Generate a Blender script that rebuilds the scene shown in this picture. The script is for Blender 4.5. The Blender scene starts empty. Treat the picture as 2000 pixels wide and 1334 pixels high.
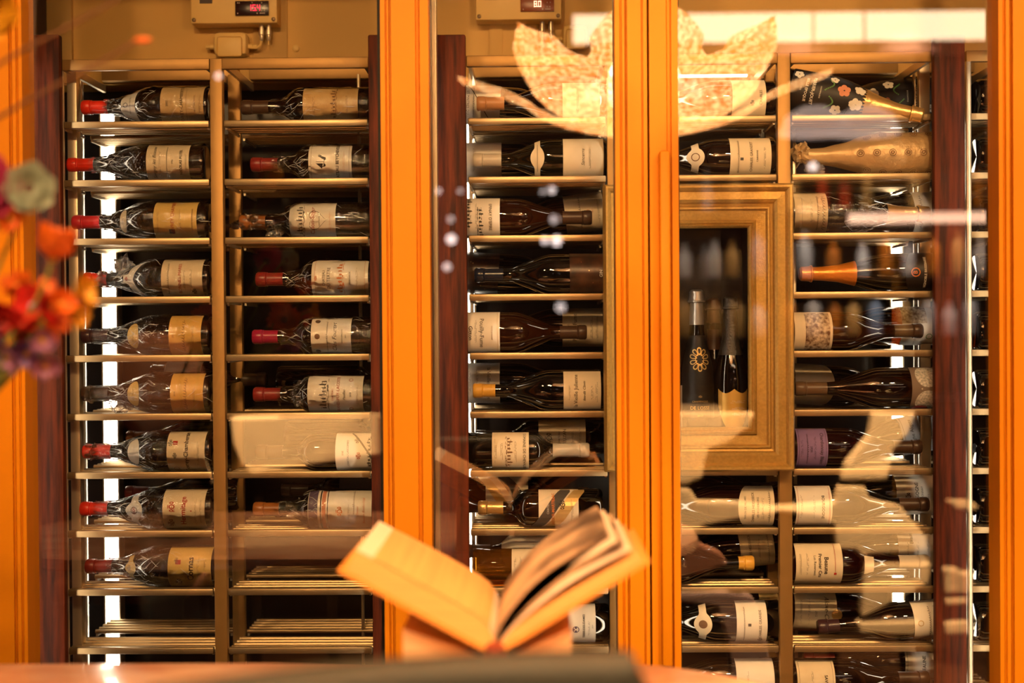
import bpy, bmesh, math, random
from mathutils import Vector, Matrix, Euler, noise
random.seed(7)
PI = math.pi
SC = bpy.context.scene
COL = SC.collection

# ------------------------------------------------------------------ camera
F = 2573.0                      # focal length in pixels of the 2000x1334 frame
DIST, EYE = 3.10, 1.35          # rack front plane is Y = 0, the floor is Z = 0
YAW, PITCH, ROLL = math.radians(0.89), math.radians(-0.60), math.radians(-0.40)
CAM_R = Matrix.Rotation(YAW, 3, 'Z') @ Matrix.Rotation(PI/2 + PITCH, 3, 'X') @ Matrix.Rotation(ROLL, 3, 'Z')
CAM_P = Vector((0, -DIST, EYE))
cd = bpy.data.cameras.new('camera')
cam = bpy.data.objects.new('camera', cd); COL.objects.link(cam)
cam.matrix_world = Matrix.Translation(CAM_P) @ CAM_R.to_4x4()
cd.sensor_width = 36.0; cd.lens = F/2000*36
cd.dof.use_dof = True; cd.dof.focus_distance = 3.13; cd.dof.aperture_fstop = 1.25
cd.clip_start = 0.05
SC.camera = cam
GLASS_Y = -0.205                # plane of the door panes

def at(px, py, Y):
    d = CAM_R @ Vector(((px-1000)/F, -(py-667)/F, -1))
    return CAM_P + d*((Y+DIST)/d.y)
def seen(px, py, depth):
    """a point of the room whose mirror image in the door panes stands at this depth"""
    p = at(px, py, depth-DIST)
    return Vector((p.x, 2*GLASS_Y-p.y, p.z))

# ------------------------------------------------------------------ world, light, exposure
w = bpy.data.worlds.new('world'); SC.world = w; w.use_nodes = True
w.node_tree.nodes['Background'].inputs[0].default_value = (1.0, 0.72, 0.45, 1)
w.node_tree.nodes['Background'].inputs[1].default_value = 0.05
SC.view_settings.view_transform = 'Standard'; SC.view_settings.look = 'None'
SC.view_settings.exposure = 0.0; SC.view_settings.gamma = 1.0
SC.view_settings.use_curve_mapping = False
SC.cycles.max_bounces = 6; SC.cycles.diffuse_bounces = 2; SC.cycles.glossy_bounces = 3; SC.cycles.transparent_max_bounces = 12
SC.cycles.caustics_reflective = False; SC.cycles.caustics_refractive = False

def lamp(name, kind, loc, energy, color, size=0.2, aim=None, angle=60, blend=.5):
    l = bpy.data.lights.new(name, kind); l.energy = energy; l.color = color
    if kind == 'AREA': l.shape = 'DISK'; l.size = size
    elif kind == 'SPOT': l.spot_size = math.radians(angle); l.spot_blend = blend; l.shadow_soft_size = size
    else: l.shadow_soft_size = size
    o = bpy.data.objects.new(name, l); COL.objects.link(o); o.location = loc
    if aim is not None:
        o.rotation_euler = (Vector(aim)-Vector(loc)).to_track_quat('-Z', 'Y').to_euler()
    return o
WARM = (1.0, 0.60, 0.25); WARMW = (1.0, 0.80, 0.58)
# four warm ceiling downlights washing the cabinet front, one over the table, one added behind the viewer
for x, pw in ((-1.45, 70), (-0.5, 125), (1.0, 150), (1.75, 80)):
    lamp('ceiling_downlight', 'SPOT', (x, -2.9, 2.93), pw*1.5, WARM, .09, (x*.75, -.05, .85), 70, .7)
lamp('table_downlight', 'SPOT', (-.3, -1.25, 2.93), 60, WARM, .07, (-.25, -1.2, .8), 50, .5)

lamp('added_fill_spot', 'SPOT', (-.35, -3.35, 2.93), 130, WARM, .08, (-.2, -1.3, .95), 60, .6)  # added to brighten the book stand, pages and chair back

# ------------------------------------------------------------------ materials
def lin(h):
    c = [int(h[i:i+2], 16)/255 for i in (0, 2, 4)]
    return tuple(x/12.92 if x <= .04045 else ((x+.055)/1.055)**2.4 for x in c)
MATS = {}
def mat(name, col, rough=.5, metal=0, var=0, scale=20, stretch=(1,1,1), bump=0, bscale=None, coat=0, emit=None, estr=0, alt=None, spec=.5, trans=0, sub=0, detail=4):
    if name in MATS: return MATS[name]
    m = bpy.data.materials.new(name); m.use_nodes = True; MATS[name] = m
    nt = m.node_tree; b = nt.nodes['Principled BSDF']
    c = lin(col) if isinstance(col, str) else col
    b.inputs['Base Color'].default_value = (*c, 1); b.inputs['Roughness'].default_value = rough
    b.inputs['Metallic'].default_value = metal; b.inputs['Coat Weight'].default_value = coat
    b.inputs['Specular IOR Level'].default_value = spec
    b.inputs['Transmission Weight'].default_value = trans
    if emit:
        b.inputs['Emission Color'].default_value = (*(lin(emit) if isinstance(emit, str) else emit), 1); b.inputs['Emission Strength'].default_value = estr
    if var or bump or alt:
        tc = nt.nodes.new('ShaderNodeTexCoord'); mp = nt.nodes.new('ShaderNodeMapping')
        mp.inputs['Scale'].default_value = stretch
        nt.links.new(tc.outputs['Object'], mp.inputs[0])
        n = nt.nodes.new('ShaderNodeTexNoise'); n.inputs['Scale'].default_value = scale; n.inputs['Detail'].default_value = detail
        nt.links.new(mp.outputs[0], n.inputs[0])
        if var or alt:
            r = nt.nodes.new('ShaderNodeValToRGB')
            c2 = (lin(alt) if isinstance(alt, str) else alt) if alt else tuple(x*(1-var) for x in c)
            r.color_ramp.elements[0].color = (*c2, 1); r.color_ramp.elements[1].color = (*c, 1)
            r.color_ramp.elements[0].position = .35; r.color_ramp.elements[1].position = .65
            nt.links.new(n.outputs[0], r.inputs[0]); nt.links.new(r.outputs[0], b.inputs['Base Color'])
        if bump:
            n2 = n
            if bscale:
                n2 = nt.nodes.new('ShaderNodeTexNoise'); n2.inputs['Scale'].default_value = bscale; n2.inputs['Detail'].default_value = 5
                nt.links.new(mp.outputs[0], n2.inputs[0])
            bp = nt.nodes.new('ShaderNodeBump'); bp.inputs['Strength'].default_value = bump; bp.inputs['Distance'].default_value = .004
            nt.links.new(n2.outputs[0], bp.inputs['Height']); nt.links.new(bp.outputs[0], b.inputs['Normal'])
    return m
def clear_mat(name, reflect, rough=0.0, tint=(1,1,1), bump=0, bscale=60, facing=0, stretch=(1,1,1)):
    m = bpy.data.materials.new(name); m.use_nodes = True; MATS[name] = m
    nt = m.node_tree; nt.nodes.clear(); N = nt.nodes.new; L = nt.links.new
    o = N('ShaderNodeOutputMaterial'); mx = N('ShaderNodeMixShader'); t = N('ShaderNodeBsdfTransparent'); g = N('ShaderNodeBsdfGlossy')
    t.inputs[0].default_value = (*tint, 1); g.inputs['Roughness'].default_value = rough
    mx.inputs[0].default_value = reflect
    L(t.outputs[0], mx.inputs[1]); L(g.outputs[0], mx.inputs[2]); L(mx.outputs[0], o.inputs[0])
    if facing:
        lw = N('ShaderNodeLayerWeight'); lw.inputs[0].default_value = facing
        ma = N('ShaderNodeMath'); ma.operation = 'ADD'; ma.use_clamp = True; ma.inputs[1].default_value = reflect
        L(lw.outputs['Fresnel'], ma.inputs[0]); L(ma.outputs[0], mx.inputs[0])
    if bump:
        tc = N('ShaderNodeTexCoord'); mp = N('ShaderNodeMapping'); mp.inputs['Scale'].default_value = stretch
        n = N('ShaderNodeTexNoise'); n.inputs['Scale'].default_value = bscale; n.inputs['Detail'].default_value = 3
        bp = N('ShaderNodeBump'); bp.inputs['Strength'].default_value = bump; bp.inputs['Distance'].default_value = .004
        L(tc.outputs['Object'], mp.inputs[0]); L(mp.outputs[0], n.inputs[0]); L(n.outputs[0], bp.inputs['Height']); L(bp.outputs[0], g.inputs['Normal'])
    return m
def amber_mat(name, dark, light, see=.3):
    m = bpy.data.materials.new(name); m.use_nodes = True; MATS[name] = m
    nt = m.node_tree; b = nt.nodes['Principled BSDF']; N = nt.nodes.new; L = nt.links.new
    b.inputs['Base Color'].default_value = (*lin(dark), 1); b.inputs['Roughness'].default_value = .06; b.inputs['Coat Weight'].default_value = .5
    t = N('ShaderNodeBsdfTransparent'); t.inputs[0].default_value = (*lin(light), 1)
    mx = N('ShaderNodeMixShader'); mx.inputs[0].default_value = see
    L(b.outputs[0], mx.inputs[1]); L(t.outputs[0], mx.inputs[2]); L(mx.outputs[0], nt.nodes['Material Output'].inputs[0])
    return m

M_ORANGE = mat('orange_painted_wood', (.84, .285, .006), .5, var=.05, scale=6, spec=.2)
M_WALNUT = mat('walnut_veneer', '6e2c10', .6, scale=9, stretch=(9, 9, .7), alt='351206', bump=.05, spec=.25)
M_RACK = mat('champagne_anodised_metal', (.46, .255, .080), .50, metal=.6, var=.06, scale=40, stretch=(1, 1, 1))
M_RAIL = mat('satin_champagne_rail', (.50, .355, .19), .40, metal=.85, var=.05, scale=40)
M_RACKL = mat('brushed_pale_metal', (.74, .62, .44), .36, metal=.8)
M_GASKET = mat('black_rubber', '0d0907', .6)
M_CREAM = mat('cream_cabinet_wall', (.74, .42, .10), .6, var=.06, scale=3)
M_BACK = mat('dark_back_panel', '2a170c', .3, scale=4, alt='150b06')
M_BOX = mat('cream_plastic', (.84, .54, .17), .5)
M_LED = mat('led_tube', (1, .95, .85), .5, emit=(1, .90, .74), estr=16)
M_GLINT = mat('rail_glint_glow', (1, .9, .75), .5, emit=(1, .86, .66), estr=4.5)  # glow put in for the glints of the rail edges
M_GOLD = mat('antique_gold_leaf', (.62, .38, .10), .45, metal=.5, var=.18, scale=160, bump=.25, bscale=260)
M_PANE = clear_mat('door_glass', .10, 0.0, facing=.05)
M_CELLO = clear_mat('crinkled_cellophane', .055, .07, bump=.9, bscale=95, facing=.28)
M_CELLO2 = clear_mat('crumpled_cellophane', .20, .10, bump=1.0, bscale=160, facing=.45)
M_CREASE = mat('glint_white_film_fold', (.86, .82, .76), .18, coat=.5)  # white also stands in for glints along the film folds
G_RED = mat('red_wine_glass', '120604', .045, coat=.6, spec=.6)
G_BLACK = mat('black_glass', '060505', .05, coat=.6, spec=.6)
G_GREEN = amber_mat('olive_glass', '141006', 'b58a40', .10)
G_AMBER = amber_mat('amber_glass', '2a1106', 'c8783a', .18)
G_YEL = amber_mat('straw_glass', '6a4310', 'f0c468', .55)
G_ROSE = amber_mat('maroon_glass', '200808', 'a04030', .12)
INK = {'k': mat('black_ink', '2a1c14', .7), 'r': mat('red_ink', 'b5281c', .7), 'g': mat('gold_ink', (.75, .5, .18), .4, metal=.5), 'w': mat('white_ink', 'e8e0d0', .7),
       'b': mat('brown_ink', '7a5636', .7), 'o': mat('orange_ink', 'd8742a', .6), 'v': mat('violet_ink', '5b4a66', .7), 'p': mat('pink_ink', 'd98f6c', .7), 's': mat('grey_ink', '4a4640', .7), 'n': mat('green_ink', '5f8f4a', .7)}
PAPER = {'cream': mat('cream_paper', (.86, .72, .50), .75, var=.08, scale=30), 'white': mat('white_paper', (.92, .86, .76), .75, var=.04, scale=30),
         'tan': mat('tan_paper', (.72, .50, .24), .75, var=.12, scale=30), 'ochre': mat('ochre_paper', (.82, .49, .12), .75, var=.06, scale=25),
         'yellow': mat('yellow_paper', (.84, .58, .18), .75, var=.06, scale=25), 'aged': mat('aged_gold_paper', (.62, .38, .14), .6, alt=(.80, .56, .26), scale=25),
         'violet': mat('violet_paper', (.30, .19, .42), .75), 'blue': mat('pale_blue_paper', (.60, .64, .72), .75, var=.05), 'black': mat('black_paper', '17100c', .5),
         'grey': mat('taupe_paper', (.24, .18, .14), .7), 'gold': mat('gold_paper', (.72, .44, .10), .35, metal=.4), 'olive': mat('olive_gold_paper', (.50, .36, .14), .6),
         'sepia': mat('sepia_print', (.75, .60, .42), .7, alt=(.16, .07, .03), scale=120, detail=6), 'sketch': mat('ink_sketch_print', (.86, .80, .70), .7, alt=(.25, .2, .16), scale=150, detail=8),
         'flower': mat('flower_print', (.86, .82, .76), .7, alt=(.35, .38, .36), scale=200, detail=6), 'bronze': mat('bronze_speckle_print', (.10, .04, .02), .3, alt=(.02, .012, .01), scale=30)}
CAPS = {'red': mat('red_capsule', (.80, .035, .015), .32, coat=.3), 'pink': mat('crimson_capsule', (.66, .035, .05), .35, coat=.3), 'dark': mat('dark_plum_capsule', (.05, .02, .025), .3),
        'maroon': mat('maroon_capsule', (.22, .02, .015), .35), 'rust': mat('rust_capsule', (.30, .10, .02), .35), 'magenta': mat('magenta_capsule', (.32, .012, .05), .3),
        'tan': mat('tan_capsule', (.58, .27, .11), .4), 'pale': mat('pale_capsule', (.66, .58, .46), .35), 'brown': mat('brown_capsule', (.07, .035, .02), .35),
        'navy': mat('navy_capsule', (.012, .016, .035), .25), 'wax': mat('honey_wax_capsule', (.80, .42, .06), .4), 'gold': mat('gold_foil', (.80, .52, .20), .3, metal=.7, bump=.3, bscale=120),
        'clear': mat('pearl_capsule', (.60, .56, .48), .3), 'orange': mat('orange_foil', (.78, .26, .03), .3, metal=.4, bump=.3, bscale=120), 'bronze': mat('bronze_capsule', (.17, .10, .05), .35),
        'silver': mat('silver_foil', (.60, .58, .55), .28, metal=.8, bump=.3, bscale=150), 'blackfoil': mat('black_foil', (.03, .025, .02), .3, bump=.5, bscale=200)}

# ------------------------------------------------------------------ helpers
def link(o, parent=None):
    COL.objects.link(o)
    if parent: o.parent = parent
    return o
def tag(o, label=None, cat=None, group=None, kind=None):
    if label: o['label'] = label
    if cat: o['category'] = cat
    if group: o['group'] = group
    if kind: o['kind'] = kind
    return o
def empty(name, loc=(0,0,0), rot=None, label=None, cat=None, group=None):
    o = bpy.data.objects.new(name, None); o.empty_display_size = .02; link(o); o.location = loc
    if rot is not None: o.rotation_euler = rot
    return tag(o, label, cat, group)
class MB:
    def __init__(s): s.v = []; s.f = []; s.mi = []
    def add(s, v, f, m=0):
        n = len(s.v); s.v += [tuple(p) for p in v]; s.f += [tuple(i+n for i in q) for q in f]; s.mi += [m]*len(f); return s
    def box(s, a, b, bev=0, m=0):
        x0, x1 = sorted((a[0], b[0])); y0, y1 = sorted((a[1], b[1])); z0, z1 = sorted((a[2], b[2]))
        if bev <= 0:
            return s.add([(x,y,z) for z in (z0,z1) for y in (y0,y1) for x in (x0,x1)], [(0,2,3,1),(4,5,7,6),(0,1,5,4),(2,6,7,3),(0,4,6,2),(1,3,7,5)], m)
        bm = bmesh.new(); bmesh.ops.create_cube(bm, size=1)
        for p in bm.verts: p.co = Vector(((x0+x1)/2+p.co.x*(x1-x0), (y0+y1)/2+p.co.y*(y1-y0), (z0+z1)/2+p.co.z*(z1-z0)))
        bmesh.ops.bevel(bm, geom=bm.edges[:], offset=bev, segments=2, affect='EDGES', profile=.5)
        bm.verts.index_update(); s.add([p.co for p in bm.verts], [[q.index for q in f.verts] for f in bm.faces], m); bm.free(); return s
    def lathe(s, prof, seg=32, m=0, mtx=None, cap=True):
        v = []; f = []
        for r, z in prof:
            for k in range(seg):
                a = 2*PI*k/seg; v.append(Vector((r*math.cos(a), r*math.sin(a), z)))
        for i in range(len(prof)-1):
            for k in range(seg):
                a, b = i*seg+k, i*seg+(k+1) % seg; f.append((a, b, b+seg, a+seg))
        if cap:
            if prof[0][0] > 1e-6: f.append(tuple(reversed(range(seg))))
            if prof[-1][0] > 1e-6: f.append(tuple(range((len(prof)-1)*seg, len(prof)*seg)))
        if mtx is not None: v = [mtx @ p for p in v]
        return s.add(v, f, m)
    def tube(s, pts, r, seg=8, m=0, taper=None):
        pts = [Vector(p) for p in pts]; v = []; f = []; up = Vector((0, 0, 1))
        for i, p in enumerate(pts):
            d = (pts[min(i+1, len(pts)-1)]-pts[max(i-1, 0)]).normalized()
            u = d.cross(up); u = d.cross(Vector((1, 0, 0))) if u.length < 1e-3 else u
            u.normalize(); w_ = d.cross(u); rr = r if taper is None else r*taper(i/(len(pts)-1))
            for k in range(seg):
                a = 2*PI*k/seg; v.append(p+u*(rr*math.cos(a))+w_*(rr*math.sin(a)))
        for i in range(len(pts)-1):
            for k in range(seg):
                a, b = i*seg+k, i*seg+(k+1) % seg; f.append((a, b, b+seg, a+seg))
        f.append(tuple(reversed(range(seg)))); f.append(tuple(range((len(pts)-1)*seg, len(pts)*seg)))
        return s.add(v, f, m)
    def prism(s, poly, fn0, fn1, m=0):
        """poly: list of 2d points; fn0 / fn1 turn a 2d point into the near and far 3d point"""
        n = len(poly); v = [fn0(*p) for p in poly]+[fn1(*p) for p in poly]
        f = [tuple(range(n)), tuple(reversed(range(n, 2*n)))]+[(i, i+n, (i+1) % n+n, (i+1) % n) for i in range(n)]
        return s.add(v, f, m)
    def grid(s, fn, nu, nv, m=0):
        v = [fn(i/nu, j/nv) for j in range(nv+1) for i in range(nu+1)]
        return s.add(v, [(j*(nu+1)+i, j*(nu+1)+i+1, (j+1)*(nu+1)+i+1, (j+1)*(nu+1)+i) for j in range(nv) for i in range(nu)], m)
    def mesh(s, name, mats, smooth=True, fix=False):
        me = bpy.data.meshes.new(name); me.from_pydata(s.v, [], s.f)
        for m_ in (mats if isinstance(mats, (list, tuple)) else [mats]): me.materials.append(m_)
        me.polygons.foreach_set('material_index', s.mi)
        if fix:
            bm = bmesh.new(); bm.from_mesh(me); bmesh.ops.recalc_face_normals(bm, faces=bm.faces[:]); bm.to_mesh(me); bm.free()
        if smooth:
            me.polygons.foreach_set('use_smooth', [True]*len(me.polygons)); me.set_sharp_from_angle(angle=math.radians(38))
        me.update(); return me
    def obj(s, name, mats, parent=None, smooth=True, fix=False):
        return link(bpy.data.objects.new(name, s.mesh(name, mats, smooth, fix)), parent)
def bx(name, a, b, m, parent=None, bev=0): return MB().box(a, b, bev).obj(name, m, parent)
TXT = {}
def text(t, style=''):
    k = (t, style)
    if k not in TXT:
        c = bpy.data.curves.new('t', 'FONT'); c.body = t; c.size = 1.0; c.resolution_u = 2; c.align_x = 'CENTER'
        if 'i' in style: c.shear = .35
        if 'b' in style: c.offset = .018
        o = bpy.data.objects.new('t', c); COL.objects.link(o)
        dg = bpy.context.evaluated_depsgraph_get(); e = o.evaluated_get(dg); me = e.to_mesh()
        v = [(p.co.x, p.co.y) for p in me.vertices]; f = [tuple(p.vertices) for p in me.polygons]
        e.to_mesh_clear(); bpy.data.objects.remove(o); bpy.data.curves.remove(c)
        if v:
            xs = [p[0] for p in v]; mx = (min(xs)+max(xs))/2; v = [((p[0]-mx)/.7, p[1]/.7) for p in v]
        TXT[k] = (v, f)
    return TXT[k]
def flat_text(t, h, m, origin, parent, name='lettering', style='', ux=Vector((1,0,0)), uy=Vector((0,0,1))):
    v, f = text(t, style); mb = MB(); mb.add([origin+ux*(x*h)+uy*(y*h) for x, y in v], f)
    return mb.obj(name, m, parent, False)

# ------------------------------------------------------------------ the setting: room shell and cabinet recess
ZT = at(1000, -90, 0).z          # a little above the picture's top edge
def X(px, Y=0.0, py=640): return at(px, py, Y).x
LIP_L = [at(270, 237+114.3*r, 0).z for r in range(11)]
LIP_R = [at(1700, 222+115.3*r, 0).z for r in range(11)]
LIP = [(a+b)/2 for a, b in zip(LIP_L, LIP_R)]
M_FLOOR = mat('dark_oak_floor', '3a2416', .35, scale=3, stretch=(1, 12, 1), alt='27170d')
M_ROOM = mat('dark_panelled_wall', '3d2519', .6, var=.2, scale=2)
M_CEIL = mat('bronze_ceiling_paint', '4a3322', .7, var=.1, scale=2)
tag(bx('floor', (-3.6, -6.0, -.05), (3.6, .6, 0), M_FLOOR), kind='structure')
tag(bx('ceiling', (-3.6, -6.0, 3.0), (3.6, .6, 3.05), M_CEIL), kind='structure')
tag(bx('wall_behind', (-3.6, -6.05, 0), (3.6, -6.0, 3.0), M_ROOM), kind='structure')
tag(bx('wall_left', (-3.65, -6.0, 0), (-3.6, .6, 3.0), M_ROOM), kind='structure')
tag(bx('wall_right', (3.6, -6.0, 0), (3.65, .6, 3.0), M_ROOM), kind='structure')
XL, XR = -1.26, 1.31
tag(bx('wall_beside_left', (-3.6, -.25, 0), (XL, .5, 3.0), M_ROOM), kind='structure')
tag(bx('wall_beside_right', (XR, -.25, 0), (3.6, .5, 3.0), M_ROOM), kind='structure')
tag(bx('wall_above', (XL, -.22, 2.42), (XR, .5, 3.0), M_ROOM), kind='structure')
ZB = .30                          # floor of the cabinet recess
tag(bx('wall_plinth', (XL, -.20, 0), (XR, .5, ZB), M_WALNUT), kind='structure')
tag(bx('wall_back', (XL, .44, ZB), (XR, .50, 2.42), M_BACK), kind='structure')
ZTOP = at(1000, 108, 0).z         # top of the racks
tag(bx('wall_back_upper', (XL, .335, ZTOP+.004), (XR, .44, 2.42), M_CREAM), kind='structure')
# a strip of wall at the far left with its own joint, slight shade painted in as darker cream, and two narrow cover strips
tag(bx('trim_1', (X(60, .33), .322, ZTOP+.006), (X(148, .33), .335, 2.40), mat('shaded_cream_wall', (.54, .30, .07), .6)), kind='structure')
tag(bx('trim_2', (X(960, .33), .328, ZTOP+.006), (X(985, .33), .335, at(970, 46, .33).z), M_CREAM), kind='structure')
tag(bx('trim_3', (X(500, .33), .329, ZTOP+.006), (X(566, .33), .335, 2.40), mat('shaded_cream_wall', (.54, .30, .07), .6)), kind='structure')  # shade put into the colour as on the far-left strip

# ------------------------------------------------------------------ walnut uprights
def upright(p0, p1, label, y0=-.03, y1=-.006):
    a, b = X(p0, y0), X(p1, y0); zt = at((p0+p1)/2, 67, y0).z
    o = MB().box((a, y0, ZB), (b, y1, zt), .004).obj('wooden_upright', M_WALNUT)
    tag(o, label, 'upright', 'walnut uprights between the racks'); return o
upright(60, 121, 'dark walnut upright at the outer side of the leftmost rack')
upright(723, 786, 'dark walnut upright half hidden behind the wide orange door stile')
upright(853, 913, 'dark walnut upright in full view right of the wide orange door stile')
upright(1826, 1887, 'dark walnut upright between the rightmost full rack and the narrow side rack')

# ------------------------------------------------------------------ racks
def rack(label, pl, pr, skip=(), post_l=None, post_r=None, first=0):
    """pl / pr: pixel columns of the bay at the rack front"""
    x0, x1 = X(pl), X(pr)
    root = empty('wine_rack', ((x0+x1)/2, 0, ZB), None, label, 'wine rack', 'slatted metal wine racks')
    cx = (x0+x1)/2
    L = lambda p: (p[0]-cx, p[1], p[2]-ZB)
    wdt = x1-x0-.006
    slat = MB(); r = .0055
    slat.lathe([(r, -wdt/2), (r, wdt/2)], 8, mtx=Matrix.Rotation(PI/2, 4, 'Y'))
    sm = slat.mesh('slat', M_RAIL)
    rail = MB().box((-wdt/2, -.007, -.016), (wdt/2, .007, 0), .003).mesh('front_rail', M_RAIL)
    br = MB(); br.box((-.0025, 0, -.011), (.0025, .132, -.005))
    for k in range(6): br.prism([(.008+k*.0205, -.006), (.016+k*.0205, -.006), (.012+k*.0205, .004)], lambda y, z: (-.0025, y, z), lambda y, z: (.0025, y, z))
    bm_ = br.mesh('bracket', M_RACKL, False)
    for i in range(11):
        if i in skip: continue
        z = LIP[i]
        sh = link(bpy.data.objects.new('shelf', rail), root); sh.location = (0, .006, z-ZB)
        for y in [.036+.029*k for k in range(4)]+[.205+.029*k for k in range(5)]:
            s = link(bpy.data.objects.new('slat', sm), sh); s.location = (0, y-.006, -.0085)
        for sx in (-1, 1):
            for y in (.006, .196):
                b = link(bpy.data.objects.new('bracket', bm_), sh); b.location = (sx*(wdt/2-.004), y, -.009)
    # top frame: front rail, back rail and the two ends
    for (ya, yb, za, zb_) in ((-.004, .012, -.026, 0), (.30, .325, .006, .042)):
        bx('top_rail', L((x0, ya, ZTOP+za)), L((x1, yb, ZTOP+zb_)), M_RACK, root, .003)
    for sx in (x0+.004, x1-.012):
        bx('top_side_rail', L((sx, .012, ZTOP-.024)), L((sx+.008, .30, ZTOP-.006)), M_RACKL, root)
    for (p0, p1, ya, yb, m) in (post_l or [])+(post_r or []):
        bx('post', L((X(p0, ya), ya, ZB)), L((X(p1, ya), yb, ZTOP-.001)), m, root, .002)
    return root
WID = [(122, 128, -.002, .008, M_RACKL), (135, 154, .055, .085, M_RACKL), (158, 163, .17, .19, M_RACKL)]
rack('slatted champagne metal rack holding wrapped bottles with red capsules, leftmost bay', 122, 414, (), WID, [(414, 438, -.004, .02, M_RACK)])
rack('slatted champagne metal rack of square shouldered bottles left of the wide orange stile', 438, 724, (), [(449, 473, .19, .21, M_RACK)], [(701, 706, .2, .22, M_RACKL)])
rack('slatted champagne metal rack seen through the narrow middle pane', 914, 1188, (), [(918, 925, .2, .22, M_RACKL)], [(1188, 1212, -.004, .02, M_RACK)])
rack('slatted champagne metal rack behind the gilt picture frame', 1212, 1521, (2, 3, 4, 5), None, [(1521, 1546, -.004, .02, M_RACK), (1497, 1517, .19, .21, M_RACK)])
rack('slatted champagne metal rack in the rightmost full bay with floral bottles on top', 1546, 1826, (), [(1549, 1556, .2, .22, M_RACKL)], [(1797, 1818, .15, .17, M_RACKL), (1788, 1791, .17, .19, M_RACKL)])
rack('narrow slatted side rack beside the right door frame, right of the last walnut upright', 1888, 1990, (), [(1889, 1899, -.002, .02, M_RACKL)], None)

# ------------------------------------------------------------------ led tubes and thin glowing rail glints
def tube_led(p0, p1, Y, label):
    a, b = X(p0, Y), X(p1, Y)
    root = empty('led_light', ((a+b)/2, Y, ZB), None, label, 'light', 'cabinet light tubes')
    h = ZTOP-ZB-.06; w_ = (b-a)/2
    bx('light_tube', (-w_, -.006, .02), (w_, .006, h), M_LED, root, .004)
    bx('channel', (-w_-.005, .006, 0), (w_+.005, .016, h+.02), M_RACKL, root)
    for sx in (-1, 1): bx('channel_baffle', (sx*(w_+.001), -.022, 0), (sx*(w_+.005), .006, h+.02), M_RACKL, root)  # sides added as baffles to keep the glow off the upright
    bx('end_cap', (-w_, -.007, h), (w_, .006, h+.018), M_RACKL, root)
tube_led(207, 231, .36, 'bright vertical light tube behind the red-capped bottles, leftmost bay')
tube_led(916, 926, .36, 'bright vertical light tube beside the full-width walnut upright')
tube_led(1738, 1757, .36, 'bright vertical light tube behind the rightmost full rack')
def rail_glint(p0, p1, py, Y, label):  # thin emitters standing in for bright reflections on the rail edges
    a, b = X(p0, Y), X(p1, Y); z = at((p0+p1)/2, py, Y).z
    root = empty('rail_glint_strip', ((a+b)/2, Y, z), None, label, 'light', 'glowing rail glints under the rack tops')
    bx('glint_bar', (-(b-a)/2, -.003, -.003), ((b-a)/2, .003, .003), M_GLINT, root, .001)
    bx('channel', (-(b-a)/2, .003, -.004), ((b-a)/2, .008, .004), M_RACKL, root)
rail_glint(1330, 1497, 116, .025, 'thin glowing rail glint under the rack top left of the floral bottles')
rail_glint(1548, 1691, 112, .025, 'thin glowing rail glint right above the floral black bottles')
rail_glint(985, 1150, 121, .025, 'thin glowing rail glint under the rack top in the narrow middle pane')
rail_glint(1330, 1462, 148, .29, 'lower thin glowing rail glint at the back behind the chandelier image')
def stile_fill(px, label):  # unseen bars added to brighten the labels from the front
    x = X(px, -.125)
    root = empty('stile_fill_bar', (x, -.125, ZB), None, label, 'light', 'added fill light bars behind the door stiles')
    bx('light_tube', (-.005, -.002, .05), (.005, .004, 1.70), mat('stile_fill_glow', (1, .95, .85), .5, emit=(1, .84, .62), estr=18), root, .001)
    bx('channel', (-.009, -.010, .03), (.009, -.002, 1.72), M_RACKL, root)
stile_fill(30, 'added slim fill light bar hidden behind the leftmost orange stile')
stile_fill(790, 'added slim fill light bar hidden behind the wide orange stile')
stile_fill(1262, 'added slim fill light bar hidden behind the stile with the long handle')
stile_fill(1975, 'added slim fill light bar hidden behind the right orange door edge')

# ------------------------------------------------------------------ glazed doors with orange painted stiles
def stile(prof, parent, z0=.02, z1=2.44, name='stile'):
    back = -.175
    pts = [(X(p, y), y) for p, y in prof]
    poly = pts+[(pts[-1][0], back), (pts[0][0], back)]
    return MB().prism(poly, lambda x, y: (x, y, z0), lambda x, y: (x, y, z1)).obj(name, M_ORANGE, parent, False, True)
def door(label, stiles, pane, gask):
    root = empty('glass_door', (0, 0, 0), None, label, 'glass door', 'glazed doors of the wine cabinet')
    for s in stiles: stile(s, root)
    x0, x1 = X(pane[0], GLASS_Y), X(pane[1], GLASS_Y)
    MB().box((x0-.01, GLASS_Y, .12), (x1+.01, GLASS_Y+.005, 2.36)).obj('glass_pane', M_PANE, root, False)
    for z0, z1 in ((.02, .13), (2.34, 2.44)):
        bx('rail', (x0, -.245, z0), (x1, -.175, z1), M_ORANGE, root, .003)
    for g0, g1 in gask:
        bx('gasket', (X(g0, -.2), -.198, .12), (X(g1, -.2), -.178, 2.36), M_GASKET, root)
    return root
door('wide orange framed glass door in front of the two left racks',
     [[(-90, -.25), (22, -.25), (24, -.236), (28, -.236), (29, -.246), (36, -.246), (37, -.238), (40, -.238), (41, -.245), (48, -.245)],
      [(747, -.245), (756, -.245), (757, -.236), (759, -.236), (760, -.243), (763, -.243), (764, -.234), (767, -.234), (768, -.25), (815, -.25), (816, -.236), (822, -.236), (824, -.248), (841, -.248)]],
     (48, 747), [(46, 54), (741, 748)])
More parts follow.
